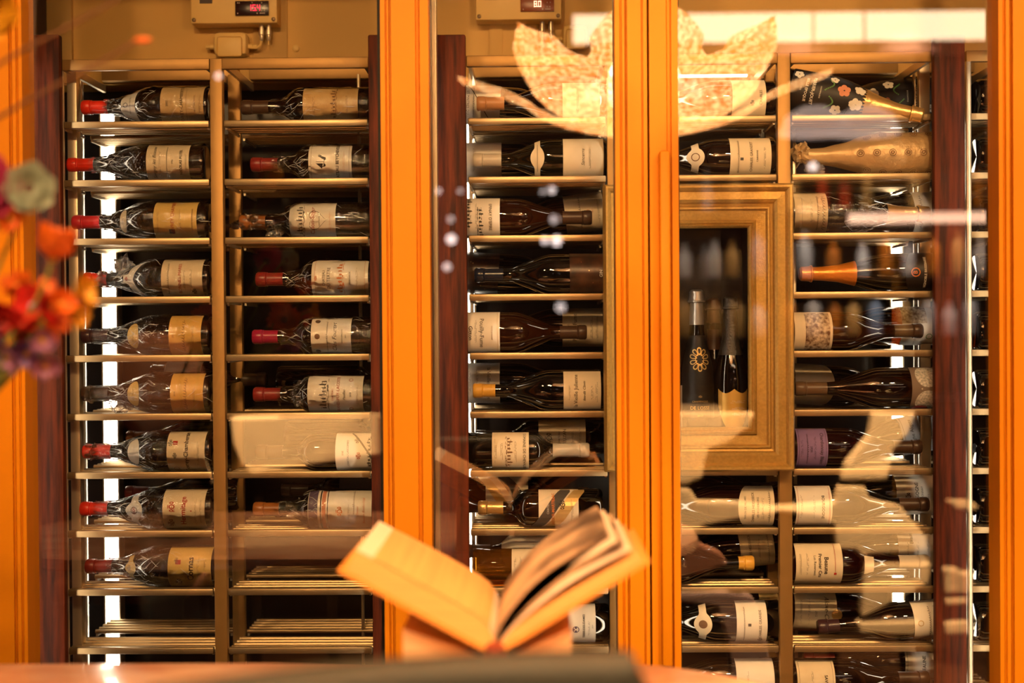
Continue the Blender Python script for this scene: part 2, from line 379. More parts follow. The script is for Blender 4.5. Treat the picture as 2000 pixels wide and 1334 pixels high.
door('narrow orange framed glass door in the middle, left of the long pull handle',
     [[(1204, -.244), (1213, -.244), (1215, -.237), (1217, -.237), (1218, -.244), (1223, -.244), (1224, -.233), (1227, -.233), (1228, -.25), (1255, -.25), (1256, -.240), (1258, -.240), (1259, -.247), (1266.5, -.247)]],
     (842, 1204), [(839, 845), (1201, 1206)])
d3 = door('wide orange framed glass door with a long pull handle in front of the right racks',
     [[(1271, -.25), (1304, -.25), (1306, -.236), (1312, -.236), (1314, -.246), (1327, -.246)],
      [(1952, -.244), (1960, -.244), (1961, -.235), (1965, -.235), (1966, -.244), (1973, -.244), (1974, -.233), (1978, -.233), (1980, -.25), (2110, -.25)]],
     (1327, 1952), [(1325, 1329), (1946, 1954)])
zh = at(1300, 293, -.28).z
MB().box((X(1290, -.275), -.278, .62), (X(1311, -.275), -.250, zh), .006).obj('handle', M_ORANGE, d3)
# pale metal edge profile behind the wide stile
me_ = empty('edge_profile', (X(850, -.14), -.14, ZB), None, 'pale brushed metal edge profile beside the wide orange stile', 'metal profile')
for (p0, p1, y0, y1, m) in ((844, 847, -.165, -.11, M_RACKL), (848, 856, -.15, -.11, M_RACKL)):
    bx('flange', (X(p0, -.15)-me_.location.x, y0+.14, 0), (X(p1, -.15)-me_.location.x, y1+.14, 2.42-ZB), m, me_)

# ------------------------------------------------------------------ temperature controllers, junction boxes
SEG = {'0': 'abcdef', '1': 'bc', '4': 'fgbc', '5': 'afgcd', '8': 'abcdefg'}
def controller(x0, x1, y1, dx0, dx1, dy0, dy1, digits, label, em, dispm, gl):
    Y = .275
    a, b = at(x0, y1, Y), at(x1, y1, Y); W = b.x-a.x; zb = a.z; H = .13
    root = empty('temperature_controller', ((a.x+b.x)/2, .335, zb), None, label, 'controller', 'temperature controllers above the racks')
    P = lambda x, y, z: (x-root.location.x, y-.335, z-zb)
    bx('housing', (-W/2, -.058, 0), (W/2, -.002, H), M_BOX, root, .004)
    for sx in (-1, 1):
        MB().lathe([(.005, 0), (.005, .003), (.003, .004)], 12, mtx=Matrix.Translation((sx*(W/2-.009), -.058, .009)) @ Matrix.Rotation(PI/2, 4, 'X')).obj('screw', mat('steel_screw', '7a6248', .4, metal=.8), root)
    d0, d1 = at(dx0, dy1, Y), at(dx1, dy0, Y)
    disp = bx('display', P(d0.x, .271, d0.z), P(d1.x, .278, d1.z), dispm, root, .001)
    bx('rating_plate', P(at(dx0-70, dy0, Y).x, .274, d1.z-.004), P(at(dx0-46, dy0, Y).x, .278, d1.z+.02), mat('brown_plate', '3a2012', .5), root)
    h = (d1.z-d0.z)*.42; cx = (d0.x+d1.x)/2+.004; mb = MB(); wd = h*.5; x = cx-wd*1.7; zc = (d0.z+d1.z)/2-h*.45; t = h*.11
    for ch in digits:
        if ch == '.':
            mb.box(P(x-wd*.35, .2695, zc), P(x-wd*.35+t*1.2, .271, zc+t*1.2)); continue
        sg = {'a': (0, h-t, wd, h), 'd': (0, 0, wd, t), 'g': (0, h/2-t/2, wd, h/2+t/2), 'f': (0, h/2, t, h), 'e': (0, 0, t, h/2), 'b': (wd-t, h/2, wd, h), 'c': (wd-t, 0, wd, h/2)}
        for q in SEG[ch]:
            u = sg[q]; mb.box(P(x+u[0], .2695, zc+u[1]), P(x+u[2], .271, zc+u[3]))
        x += wd*1.45
    mb.obj('digits', em, disp, False)
    mk = MB()                    # little printed key marks round the figures
    for (fx, fz) in ((.06, .86), (.11, .86), (.50, .88), (.78, .86), (.78, .62), (.87, .62), (.78, .32), (.86, .32), (.06, .14), (.64, .14), (.74, .14), (.78, .14), (.82, .14), (.86, .14)):
        X0 = d0.x+(d1.x-d0.x)*fx; Z0 = d0.z+(d1.z-d0.z)*fz; mk.box(P(X0, .270, Z0-.0014), P(X0+.0026, .271, Z0+.0014))
    mk.obj('key_marks', mat('pale_key_print', 'c9b6a4', .6), disp, False)
    rib = MB()
    for g in gl:
        p = at(g, y1, .30); q = P(p.x, .305, zb)
        MB().lathe([(.0062, 0), (.0062, -.012), (.0075, -.013), (.0075, -.024), (.0055, -.026), (.0055, -.036), (.003, -.040)], 10, mtx=Matrix.Translation(q)).obj('cable_gland', M_RACKL, root)
    return root, P, zb
r1, P1, z1_ = controller(372, 541, 46, 460, 525, 2, 31, '15.4', 'cream temperature controller reading 15.4 in red above the left racks', mat('red_led_figures', (1, .05, .08), .5, emit=(1, .02, .07), estr=2.0), mat('dark_red_display', '2a0708', .25), (510, 524))
r2, P2, z2_ = controller(929, 1097, 39, 1017, 1082, -5, 23, '8.0', 'cream temperature controller reading 8.0 behind the middle pane', mat('pale_led_figures', (1, .75, .55), .5, emit=(1, .62, .42), estr=2.0), mat('amber_display', '8a3c0c', .3), (1059, 1076))
def cable(r, P, pts, rad=.0032):
    MB().tube([P(*p) for p in pts], rad, 8).obj('cable', M_BOX, r)
def bez(p): return p
g1 = at(510, 84, .30); g2 = at(484, 92, .30)
cable(r1, P1, [(g1.x, .305, g1.z+.006), (g1.x-.002, .305, g1.z-.004), (g1.x-.012, .305, g1.z-.012), (g2.x, .305, g2.z)])
g1 = at(524, 70, .30); cable(r1, P1, [(g1.x, .305, g1.z), (g1.x, .305, g1.z-.022)], .0024)
g1 = at(1076, 62, .30); g2 = at(1100, 76, .30)
cable(r2, P2, [(g1.x, .305, g1.z), (g1.x+.004, .305, g1.z-.010), (g1.x+.014, .305, g1.z-.018), (g2.x, .305, g2.z)])
g1 = at(1059, 66, .30); cable(r2, P2, [(g1.x, .305, g1.z), (g1.x, .305, g1.z-.022)], .0024)
def jbox(x0, x1, y0, label):
    a, b = at(x0, y0, .29), at(x1, y0, .29); W = b.x-a.x; H = .062
    root = empty('junction_box', ((a.x+b.x)/2, .335, a.z-H), None, label, 'junction box')
    bx('housing', (-W/2, -.045, 0), (W/2, -.002, H), M_BOX, root, .014)
    bx('lid', (-W*.36, -.050, -.004), (W*.36, -.044, H*.76), M_BOX, root, .006)
    for sx in (-1, 1):
        MB().lathe([(.007, 0), (.007, .010), (.005, .012), (.005, .022)], 10, mtx=Matrix.Translation((sx*W/2, -.024, H*.42)) @ Matrix.Rotation(sx*PI/2, 4, 'Y')).obj('cable_gland', M_BOX, root)
jbox(415, 482, 61, 'rounded cream junction box under the controller with red figures')
jbox(1098, 1150, 46, 'rounded cream junction box right of the controller reading 8.0')
kn = at(577, 93, .325)
MB().lathe([(.009, 0), (.009, .004), (.006, .006), (.002, .006)], 16, mtx=Matrix.Translation((kn.x, .335, kn.z)) @ Matrix.Rotation(PI/2, 4, 'X')).obj('wall_button', M_BOX)
tag(bpy.data.objects['wall_button'], 'small round cream button on the upper wall above the second rack', 'button')

# ------------------------------------------------------------------ bottles
def profile(kind, L, R):
    n = .0148
    if kind == 'burgundy':
        p = [(.0, .004), (R*.55, .002), (R*.9, 0), (R, .007), (R, .40*L), (R*.985, .45*L), (R*.92, .50*L), (R*.80, .55*L), (R*.655, .605*L), (R*.52, .66*L), (n*1.16, .72*L), (n*1.02, .80*L), (n, .955*L), (n*1.13, .957*L), (n*1.13, .99*L), (n*.9, L), (0, L)]
    elif kind == 'bordeaux':
        p = [(.0, .004), (R*.55, .002), (R*.92, 0), (R, .007), (R, .585*L), (R*.97, .62*L), (R*.87, .65*L), (R*.68, .678*L), (R*.50, .70*L), (n*1.12, .73*L), (n*1.02, .78*L), (n, .955*L), (n*1.13, .957*L), (n*1.13, .99*L), (n*.9, L), (0, L)]
    else:  # champagne
        p = [(.0, .004), (R*.55, .002), (R*.92, 0), (R, .009), (R, .34*L), (R*.985, .40*L), (R*.90, .48*L), (R*.75, .56*L), (R*.58, .64*L), (R*.44, .72*L), (n*1.12, .80*L), (n, .91*L), (n*1.2, .915*L), (n*1.2, .93*L), (n*.98, .935*L), (n*1.08, .985*L), (n*.8, L), (0, L)]
    return p
def rad(prof, z):
    for (r0, z0), (r1, z1) in zip(prof[3:], prof[4:]):
        if z0 <= z <= z1 and z1 > z0: return r0+(r1-r0)*(z-z0)/(z1-z0)
    return prof[3][0]
def patch(prof, z0, z1, half, ca=0, off=.0005, lo=None, hi=None, nu=28, nv=16, shift=0):
    """a piece of paper bent round the bottle; lo / hi shape its two long edges"""
    mb = MB()
    def fn(u, v):
        t = 2*u-1; a = ca+half*t
        za = z0 if lo is None else z0+lo(t)*(z1-z0); zb = z1 if hi is None else z1-hi(t)*(z1-z0)
        z = za+(zb-za)*v; r = rad(prof, z)+off
        return (r*math.sin(a), -r*math.cos(a), z)
    mb.grid(fn, nu, nv); return mb
OCT = dict(lo=lambda t: max(0, abs(t)-.8)*.45, hi=lambda t: max(0, abs(t)-.8)*.45)
ARCH = dict(lo=lambda t: -.25*t*t, hi=lambda t: .25*t*t if abs(t) > .4 else .04)
VEE = dict(lo=lambda t: -.9*abs(t)**1.5+.15, hi=lambda t: .25+.5*abs(t) if abs(t) > .3 else 0)
TEAR = dict(lo=lambda t: .5-.5*math.sqrt(max(0, 1-t*t)), hi=lambda t: .5-.5*math.sqrt(max(0, 1-t*t)))
SHIELD = dict(lo=lambda t: .6*abs(t)**2.2, hi=lambda t: .10*abs(math.sin(PI*t)))
BADGE = dict(lo=lambda t: .30 if abs(t) > .45 else .30*(abs(t)/.45)**2, hi=lambda t: .30 if abs(t) > .45 else .30*(abs(t)/.45)**2)
WAVE = dict(hi=lambda t: .25*t*t)
def bend(prof, v, a0, z0, off=.0016):
    out = []
    for x, y in v:
        z = z0+y; r = rad(prof, z)+off; a = a0+x/max(.012, r)
        out.append((r*math.sin(a), -r*math.cos(a), z))
    return out
def quad(mb, prof, a0, z0, w_, h, n=8, off=.0015):
    vv = []; ff = []
    for i in range(n+1):
        x = -w_/2+w_*i/n; vv += [(x, -h/2), (x, h/2)]
    for i in range(n): ff.append((2*i, 2*i+2, 2*i+3, 2*i+1))
    mb.add(bend(prof, vv, a0, z0, off), ff)
def disc(mb, prof, a0, z0, rx, rz, n=18, hole=0, off=.0015):
    vv = []; ff = []
    for i in range(n):
        a = 2*PI*i/n; vv += [(rx*math.cos(a), rz*math.sin(a)), (rx*hole*math.cos(a), rz*hole*math.sin(a))]
    for i in range(n):
        j = (i+1) % n; ff.append((2*i, 2*j, 2*j+1, 2*i+1))
    mb.add(bend(prof, vv, a0, z0, off), ff)
RS = random.Random(3)
def print_on(lab, prof, z0, z1, half, ca, items):
    """lettering and marks; f runs from 0 at the neck side of the label to 1 at its base side"""
    inks = {}; R = rad(prof, (z0+z1)/2); arc = 2*half*R
    def mbk(k): return inks.setdefault(k, MB())
    for it in items:
        f, t, h, k = it[:4]; st = it[4] if len(it) > 4 else ''; da = it[5] if len(it) > 5 else 0
        z = z1-(z1-z0)*f; h_ = h/1000; mb = mbk(k); a0 = ca+da*half
        if t[0] != '~':
            v, fc = text(t, st)
            if not v: continue
            wd = max(p[0] for p in v)*2; lim = arc*.92/ (wd*h_); sx = min(1, lim)
            mb.add(bend(prof, [(x*h_*sx, (y-.35)*h_) for x, y in v], a0, z), fc)
        elif t == '~lines':           # rows of print too fine to read
            for q in range(3):
                wq = arc*RS.uniform(.25, .5); n = int(wq/.004)
                for i in range(n):
                    if RS.random() < .78: quad(mb, prof, a0+(-wq/2+i*.004)/R, z-(q-1)*h_*1.7, .0030, h_*.55, 1)
        elif t == '~rule': quad(mb, prof, a0, z, arc*.62, h_*.4, 10)
        elif t == '~frame':
            e = (z1-z0)*.06
            for zz in (z0+e, z1-e): quad(mb, prof, ca, zz, arc*.92, .0006, 14)
            for s in (-1, 1): quad(mb, prof, ca+s*half*.92, (z0+z1)/2, .0007, (z1-z0)-2*e, 1)
        elif t == '~disc': disc(mb, prof, a0, z, h_, h_)
        elif t == '~ring': disc(mb, prof, a0, z, h_, h_, 20, .78)
        elif t == '~heart':
            vv = [(.0, -.0)]; pts = []
            for i in range(40):
                q = 2*PI*i/40; pts.append((h_*16*math.sin(q)**3/16, h_*(13*math.cos(q)-5*math.cos(2*q)-2*math.cos(3*q)-math.cos(4*q))/16))
            vv = []; ff = []
            for p in pts: vv += [p, (p[0]*.95, p[1]*.95)]
            for i in range(40): j = (i+1) % 40; ff.append((2*i, 2*j, 2*j+1, 2*i+1))
            mb.add(bend(prof, vv, a0, z), ff)
        elif t == '~castle':          # engraved house: blocks, towers and pointed roofs
            wq = arc*.55
            for i in range(9):
                x = -wq/2+wq*i/8; hh = h_*(RS.uniform(.5, .9) if i not in (1, 4, 7) else 1.25); bw = wq/8*.42
                vv = [(x-bw/2, -h_*.5), (x+bw/2, -h_*.5), (x+bw/2, -h_*.5+hh*.75), (x, -h_*.5+hh), (x-bw/2, -h_*.5+hh*.75)]
                mb.add(bend(prof, vv, a0, z), [(0, 1, 2, 3, 4)])
            for i in range(40): quad(mb, prof, a0+RS.uniform(-.55, .55)*wq/R, z+h_*RS.uniform(-.5, .35), RS.uniform(.002, .006), .0007, 2)
            for i in range(26): quad(mb, prof, a0+RS.uniform(-.6, .6)*wq/R, z-h_*RS.uniform(.55, .95), RS.uniform(.003, .010), .0009, 2)
        elif t == '~crest':
            disc(mb, prof, a0, z, h_*.62, h_*.8, 12, .62); quad(mb, prof, a0, z, h_*.5, h_*.25, 2); quad(mb, prof, a0, z+h_*1.0, h_*1.0, h_*.22, 3)
            for s in (-1, 1):
                disc(mb, prof, a0+s*h_*1.0/R, z+h_*.1, h_*.34, h_*.62, 8, .5)
            for i in range(7): quad(mb, prof, a0+RS.uniform(-1.2, 1.2)*h_/R, z+RS.uniform(-.9, .9)*h_, h_*.34, h_*.12, 1)
        elif t == '~block': quad(mb, prof, a0, z, h_*1.1, h_*1.25, 3)
        elif t == '~script':          # flourish of running handwriting
            n = 60; pts = []; wl = h_*.62; amp = [RS.uniform(.5, 1.0)*(1.7 if q % 4 == 0 else 1) for q in range(30)]
            for i in range(n+1):
                x = -arc*.32+arc*.64*i/n; ph = 2*PI*x/wl; k_ = int(abs(ph/(2*PI))) % 30
                pts.append((x-math.sin(ph)*wl*.22+math.cos(ph)*h_*.12, math.cos(ph)*h_*.30*amp[k_]))
            vv = []; ff = []
            for i, p in enumerate(pts):
                q0, q1 = pts[max(0, i-1)], pts[min(n, i+1)]; dx, dy = q1[0]-q0[0], q1[1]-q0[1]; l_ = math.hypot(dx, dy) or 1
                w_ = .00028+.00022*abs(math.sin(i*.9)); vv += [(p[0]-dy/l_*w_, p[1]+dx/l_*w_), (p[0]+dy/l_*w_, p[1]-dx/l_*w_)]
            for i in range(n): ff.append((2*i, 2*i+1, 2*i+3, 2*i+2))
            mb.add(bend(prof, vv, a0, z), ff)
        elif t == '~ship':
            vv = [(-1, 0), (.9, -.1), (1.1, .5), (.7, .25), (-.8, .3), (-1.15, .6)]; mb.add(bend(prof, [(x*h_*.75, y*h_-h_*.4) for x, y in vv], a0, z), [tuple(range(6))])
            quad(mb, prof, a0, z+h_*.45, .0009, h_*1.3, 1); vv = [(0, 0), (0, 1.1), (-.85, .15)]; mb.add(bend(prof, [(x*h_, y*h_) for x, y in vv], a0-.004/R, z), [(0, 1, 2)])
            for i in range(5): disc(mb, prof, a0+(.55+.1*i)*h_/R, z-h_*.1+h_*.17*i, h_*.2, h_*.2, 8, .5)
        elif t.startswith('~slash'):  # broad diagonal sash
            s = -1 if t.endswith('-') else 1; vv = []; ff = []
            for i in range(13):
                u = -.96+1.92*i/12; c = s*u*(z1-z0)*.42; x = u*arc/2
                vv += [(x, max(-(z1-z0)*.49, c-h_/2)), (x, min((z1-z0)*.49, c+h_/2))]
            for i in range(12): ff.append((2*i, 2*i+2, 2*i+3, 2*i+1))
            mb.add(bend(prof, vv, a0, z, .0013), ff)
        elif t == '~band':
            nb = max(1, round(h_/.003))
            for q in range(nb): quad(mb, prof, ca, z-h_/2+h_*(q+.5)/nb, arc*.99, h_/nb, 24, .0016)
        elif t == '~bloom':           # five-petalled flower with a stem
            for i in range(5):
                q = 2*PI*i/5+f*7; disc(mb, prof, a0+math.cos(q)*h_*.55/R, z+math.sin(q)*h_*.55, h_*.46, h_*.42, 12, 0)
        elif t == '~stem':
            for i in range(12):
                q = i/11; disc(mb, prof, a0+h_*(q-.5)*1.3/R, z+h_*.45*math.sin(q*4), h_*.09, h_*.09, 6, 0)
        elif t == '~knot':            # interlaced looped emblem
            for i in range(10):
                q = 2*PI*i/10+PI/2; ex, ez = h_*.80, h_; cx, cz = math.cos(q)*ex*.72, math.sin(q)*ez*.72
                n = 22; vv = []; ff = []
                for j in range(n):
                    g = 2*PI*j/n; lx, lw = math.cos(g)*h_*.30, math.sin(g)*h_*.155*(1.0+.45*math.cos(g))
                    for sc in (1.16, .80):
                        u, w_ = lx*sc, lw*sc*(1.0 if sc > 1 else .9)
                        vv.append((cx+u*math.cos(q)-w_*math.sin(q), cz+u*math.sin(q)+w_*math.cos(q)))
                for j in range(n): k2 = (j+1) % n; ff.append((2*j, 2*k2, 2*k2+1, 2*j+1))
                mb.add(bend(prof, vv, a0, z, .0018), ff)
            disc(mb, prof, a0, z, h_*.40, h_*.52, 24, .84, .0019)
    for k, mb in inks.items():
        if mb.v: mb.obj('lettering' if any(i[1][0] != '~' and i[3] == k for i in items) else 'ornament', INK[k], lab, False)
def wrap_mesh(prof, L, seed, za=.02, zb=.93, amp=1.0):
    """thin crinkled film following the bottle, pinched at the neck"""
    mb = MB(); nu, nv = 64, 54
    def fn(u, v):
        z = L*(za+(zb-za)*v); a = 2*PI*u; r = rad(prof, z)
        k = .0010+(.0030 if z > .42*L else .0007)*amp
        p = Vector((math.cos(a)*3.2, math.sin(a)*3.2, z*34+seed*9.1))
        n1 = noise.noise(p*1.1); n2 = abs(noise.noise(p*2.7+Vector((5, 3, 1))))
        fold = abs(math.sin(a*(5 if z > .45*L else 3)+n1*3+seed))**6
        r2 = r+.0020+k*max(0, .45*n1+.55*n2+.5*fold)
        return (r2*math.sin(a), -r2*math.cos(a), z)
    mb.grid(fn, nu, nv); return mb
def creases(prof, L, seed, n=60):
    """whitish film folds with their bright glints painted in: thin raised strips running over neck and body"""
    rr = random.Random(seed*17); mb = MB()
    for k in range(n):
        z = L*(rr.triangular(.42, .86, .66) if k % 10 < 8 else rr.uniform(.03, .42)); a = rr.uniform(-1.5, 1.5)
        ln = rr.uniform(.008, .030); sl = rr.gauss(0, .55); wd = rr.uniform(.0002, .0006); pts = []; m = 5
        for i in range(m+1):
            t = i/m; zz = z-ln*t; aa = a+sl*ln*t/max(.014, rad(prof, zz))*1.2+rr.gauss(0, .02)
            pts.append((aa, zz, .0032+.0012*math.sin(PI*t)))
        v = []; f = []
        for i, (aa, zz, o) in enumerate(pts):
            r = rad(prof, zz)+o; w_ = wd*math.sin(PI*(.1+.8*i/m))/r
            for s in (-1, 1): v.append((r*math.sin(aa+s*w_), -r*math.cos(aa+s*w_), zz))
        for i in range(m): f.append((2*i, 2*i+1, 2*i+3, 2*i+2))
        mb.add(v, f)
    return mb
def crumple(loc, size, seed, parent, name='crumpled_film'):
    bm = bmesh.new(); bmesh.ops.create_icosphere(bm, subdivisions=3, radius=1)
    for v in bm.verts:
        n = noise.noise(v.co*2.1+Vector((seed, 0, 0)))+.7*noise.noise(v.co*5.3+Vector((0, seed, 0)))
        v.co = Vector((v.co.x*size[0], v.co.y*size[1], v.co.z*size[2]))*(1+.75*n)+Vector(loc)
    me = bpy.data.meshes.new(name); bm.to_mesh(me); bm.free(); me.materials.append(M_CELLO2)
    return link(bpy.data.objects.new(name, me), parent)
CAPM = {}
def bottle(lbl, row, xn, xb, D=80, kind='burgundy', glass=None, cap='red', capz=.79, labels=(), wrap=0, Y=.060, dz=0, tilt=0, group='bottles lying in the racks', py=None, roll=0, film=None, name='wine_bottle', L=None, yaw=0, seal=None):
    """xn / xb: pixel columns of the mouth and the foot of a bottle lying on shelf `row`"""
    glass = glass or G_RED
    py = py or (237+114.3*row-34)
    a, b = at(xn, py, Y), at(xb, py, Y); L = abs(a.x-b.x); R = D*1.15/2000
    left = xn < xb
    z = LIP[row]-.003+R+dz
    rot = Matrix.Translation((b.x, Y, z)) @ Matrix.Rotation(math.radians(yaw), 4, 'Z') @ Matrix.Rotation((-PI/2 if left else PI/2)+math.radians(tilt), 4, 'Y') @ Matrix.Rotation(math.radians(roll), 4, 'Z')
    root = empty(name, (0, 0, 0), None, lbl, 'bottle', group); root.matrix_world = rot
    return dress(root, L, R, kind, glass, cap, capz, labels, wrap, film, lambda px: abs(X(px, Y, py)-b.x), seal)
def dress(root, L, R, kind, glass, cap, capz, labels, wrap, film, zof, seal=None):
    prof = profile(kind, L, R)
    body = MB().lathe(prof, 40).obj('body', glass, root)
    if cap:
        cz = capz*L; cp = [(rad(prof, cz)+.0006, cz)]
        for t in (.3, .6, .85): cp.append((rad(prof, cz+(L-cz)*t)+.0008, cz+(L-cz)*t))
        if kind != 'champagne':
            n = .0158; cp = [(rad(prof, cz)+.0008, cz), (n, cz+.2*(L-cz)), (n, .925*L), (n+.0016, .93*L), (n+.0006, .937*L), (n+.0018, .945*L), (n+.0018, .992*L), (n-.001, L+.0012), (0, L+.0012)]
        else:
            cp += [(.0185, .93*L), (.0175, .96*L), (.0168, .992*L), (.012, L+.0015), (0, L+.0015)]
        c = MB().lathe(cp, 28).obj('capsule', CAPS[cap], root)
        if kind == 'champagne':
            MB().lathe([(.0188, .915*L), (.0206, .918*L), (.0206, .928*L), (.0188, .931*L)], 28, cap=False).obj('wire_ring', CAPS[cap], c)
    for i, lb in enumerate(labels):
        x0, x1, paper = lb[0], lb[1], lb[2]; o = lb[3] if len(lb) > 3 else {}
        za, zb = sorted((zof(x0), zof(x1))); zb = min(zb, .94*L)
        half = math.radians(o.get('half', 82)); ca = math.radians(o.get('ca', 0)); sh = o.get('shape', {})
        p = patch(prof, za, zb, half, ca, .0008+.0003*i, **sh)
        lo = p.obj(o.get('name', 'label'), PAPER.get(paper) or CAPS.get(paper), root)
        print_on(lo, prof, za, zb, half, ca, o.get('t', ()))
    if wrap:
        wrap_mesh(prof, L, wrap, .012, film[0] if film else .86, 1.0).obj('cellophane', M_CELLO, root)
        creases(prof, L, wrap).obj('film_folds', M_CREASE, root, False)
        for q, (s, k, d) in enumerate((film[1] if film else ())):
            crumple((0+d[0], d[1], s*L), k, wrap*3+q, root)
    if seal:
        zs, rr, m = seal; MB().lathe([(0, 0), (rr, 0), (rr, .002), (rr*.8, .003), (0, .003)], 20, mtx=Matrix.Translation((0, -rad(prof, zs*L)-.0002, zs*L)) @ Matrix.Rotation(PI/2, 4, 'X')).obj('seal', CAPS[m], root)
    return root

GA, GB_, GC, GD, GE = 'wrapped bottles in the leftmost rack', 'bottles in the second rack from the left', 'bottles behind the middle pane', 'bottles left of the gilt frame post', 'bottles in the rightmost rack'
NK = lambda a, b, paper, shape=VEE, half=62, t=(): (a, b, paper, dict(half=half, shape=shape, name='neck_label', t=t))
# --- leftmost rack
bottle('wrapped bottle with bright red capsule and tan label, top shelf of leftmost rack', 0, 162, 413, 80, cap='red', capz=.80, group=GA, wrap=1, film=(.83, [(.76, (.012, .016, .02), (0, -.004))]),
  labels=[(323, 406, 'tan', dict(t=[(.16, '2002', 5, 'k'), (.50, 'GEVREY-CHAMBERTIN', 7.5, 'k'), (.60, '~rule', 1, 'k'), (.80, 'NICOLAS POTEL', 4, 'b'), (.92, '~lines', 1.2, 'b')])), NK(240, 272, 'white', ARCH, 74, [(.35, '~ring', 6, 'k'), (.68, 'NICOLAS POTEL', 4, 's')])])
bottle('wrapped bottle with orange-red capsule reaching farthest out, second shelf of leftmost rack', 1, 134, 404, 80, cap='red', capz=.81, group=GA, wrap=2, film=(.84, ()),
  labels=[(296, 378, 'cream', dict(t=[(.20, 'Savigny les Beaune', 8, 's', 'i'), (.32, '~lines', .9, 's'), (.48, '~script', 6, 's'), (.62, '1996', 4, 'k'), (.82, 'NICOLAS POTEL', 6, 'k', 'b'), (.93, '~lines', .8, 'k')]))])
bottle('wrapped bottle with crimson capsule and ochre monogram label, third shelf of leftmost rack', 2, 144, 411, 80, cap='pink', capz=.80, group=GA, wrap=3, film=(.80, ()),
  labels=[(310, 393, 'yellow', dict(t=[(.10, '~lines', .9, 'b'), (.45, 'GEVREY CHAMBERTIN', 8, 'r', '', .30), (.42, '~block', 11, 'b', '', -.42), (.42, 'G', 9, 'k', 'b', -.42), (.62, '~lines', 1, 'b'), (.90, 'DOMAINE DES MARRANS', 3.5, 'b')])), NK(241, 255, 'cream', TEAR, 62, [(.5, '2014', 4.5, 'b')])])
bottle('wrapped bottle with twisted film bow above its red capsule, fourth shelf of leftmost rack', 3, 166, 415, 80, cap='red', capz=.82, group=GA, wrap=4, film=(.89, [(.70, (.028, .014, .022), (.026, .0)), (.86, (.017, .018, .016), (0, -.002))]),
  labels=[(325, 404, 'cream', dict(t=[(.16, '~script', 9, 's'), (.46, 'BONNES-MARES', 7.5, 'r'), (.56, '~lines', 1, 'k'), (.80, '~crest', 6, 's', '', -.5), (.72, '~lines', 1, 'k')])), NK(246, 271, 'white', VEE, 72, [(.3, '~crest', 4, 'r')])])
bottle('wrapped bottle with dark plum capsule and orange label, fifth shelf of leftmost rack', 4, 162, 417, 84, cap='dark', capz=.80, group=GA, wrap=5, film=(.92, ()),
  labels=[(340, 402, 'ochre', dict(half=74, t=[(.14, '2014', 4, 'b'), (.45, '~script', 11, 'b'), (.74, '~lines', 1, 'b')])), NK(256, 280, 'yellow', TEAR, 55, [(.5, '~lines', 1, 'b')])])
bottle('wrapped bottle with film-covered brown neck and orange label, sixth shelf of leftmost rack', 5, 162, 418, 84, cap='brown', capz=.80, group=GA, wrap=6, film=(.97, [(.94, (.018, .019, .018), (0, -.002)), (.72, (.02, .012, .03), (-.024, .002))]),
  labels=[(343, 406, 'ochre', dict(half=74, t=[(.14, '2018', 4, 'b'), (.45, '~script', 11, 'b'), (.72, '~lines', 1, 'b')])), NK(256, 281, 'yellow', TEAR, 55, [(.5, '~lines', 1, 'b')])])
bottle('wrapped bottle with whitish film over red capsule and gothic print, seventh shelf of leftmost rack', 6, 165, 420, 82, cap='red', capz=.79, group=GA, wrap=7, film=(.985, [(.93, (.016, .017, .02), (0, -.002))]),
  labels=[(336, 409, 'cream', dict(t=[(.22, '~block', 9, 'r', '', .35), (.10, '~crest', 6, 's', '', .35), (.22, '~crest', 5, 's', '', -.1), (.52, 'Gevrey-Chambertin', 10, 'k', 'b'), (.82, '~lines', 1, 'k'), (.22, '~ring', 7, 'p', '', -.66)])), NK(256, 281, 'white', TEAR, 62)])
bottle('wrapped bottle with pale crested label and gothic red print, eighth shelf of leftmost rack', 7, 160, 423, 82, cap='red', capz=.80, group=GA, wrap=8, film=(.90, ()),
  labels=[(328, 409, 'cream', dict(t=[(.22, '~crest', 9, 'r', '', .15), (.20, '~crest', 8, 'b', '', -.45), (.50, 'Hermitage', 12, 'r', 'b'), (.68, '~disc', 1.6, 'r'), (.78, '~lines', 1, 'b'), (.90, '~lines', .9, 'b')])), NK(252, 288, 'white', BADGE, 78, [(.5, '~crest', 5, 'r'), (.5, '~ring', 9, 'b')])])
bottle('wrapped bottle with yellow label and red diamond, ninth shelf of leftmost rack', 8, 170, 424, 82, cap='maroon', capz=.80, group=GA, wrap=9, film=(.84, ()),
  labels=[(338, 421, 'yellow', dict(t=[(.24, '~block', 10, 'r', '', .25), (.25, '~crest', 8, 'b', '', -.5), (.20, '~crest', 5, 'b', '', .3), (.54, 'Cornas', 14, 'k', 'b'), (.70, '~lines', 1, 'b'), (.86, '~lines', 1, 'b')])), NK(250, 273, 'yellow', BADGE, 74, [(.4, '~crest', 5, 'b')])])
# a second layer behind some of them
bottle('dark bottle tied with cord lying behind the gothic-print bottle, seventh shelf', 6, 250, 450, 80, cap='rust', capz=.8, group=GA, Y=.205, dz=.022)
bottle('dark bottle lying behind the crested-label bottle, eighth shelf of leftmost rack', 7, 248, 470, 80, cap='maroon', capz=.8, group=GA, Y=.205, dz=.022)
bottle('dark bottle with cream label lying at the back of the third shelf, leftmost rack', 2, 470, 260, 78, cap='brown', group=GA, Y=.205, labels=[(337, 400, 'cream', {})])
bottle('dark bottle with cream label lying at the back of the sixth shelf, leftmost rack', 5, 520, 300, 80, cap='brown', group=GA, Y=.205, dz=.028, labels=[(330, 400, 'cream', {})])
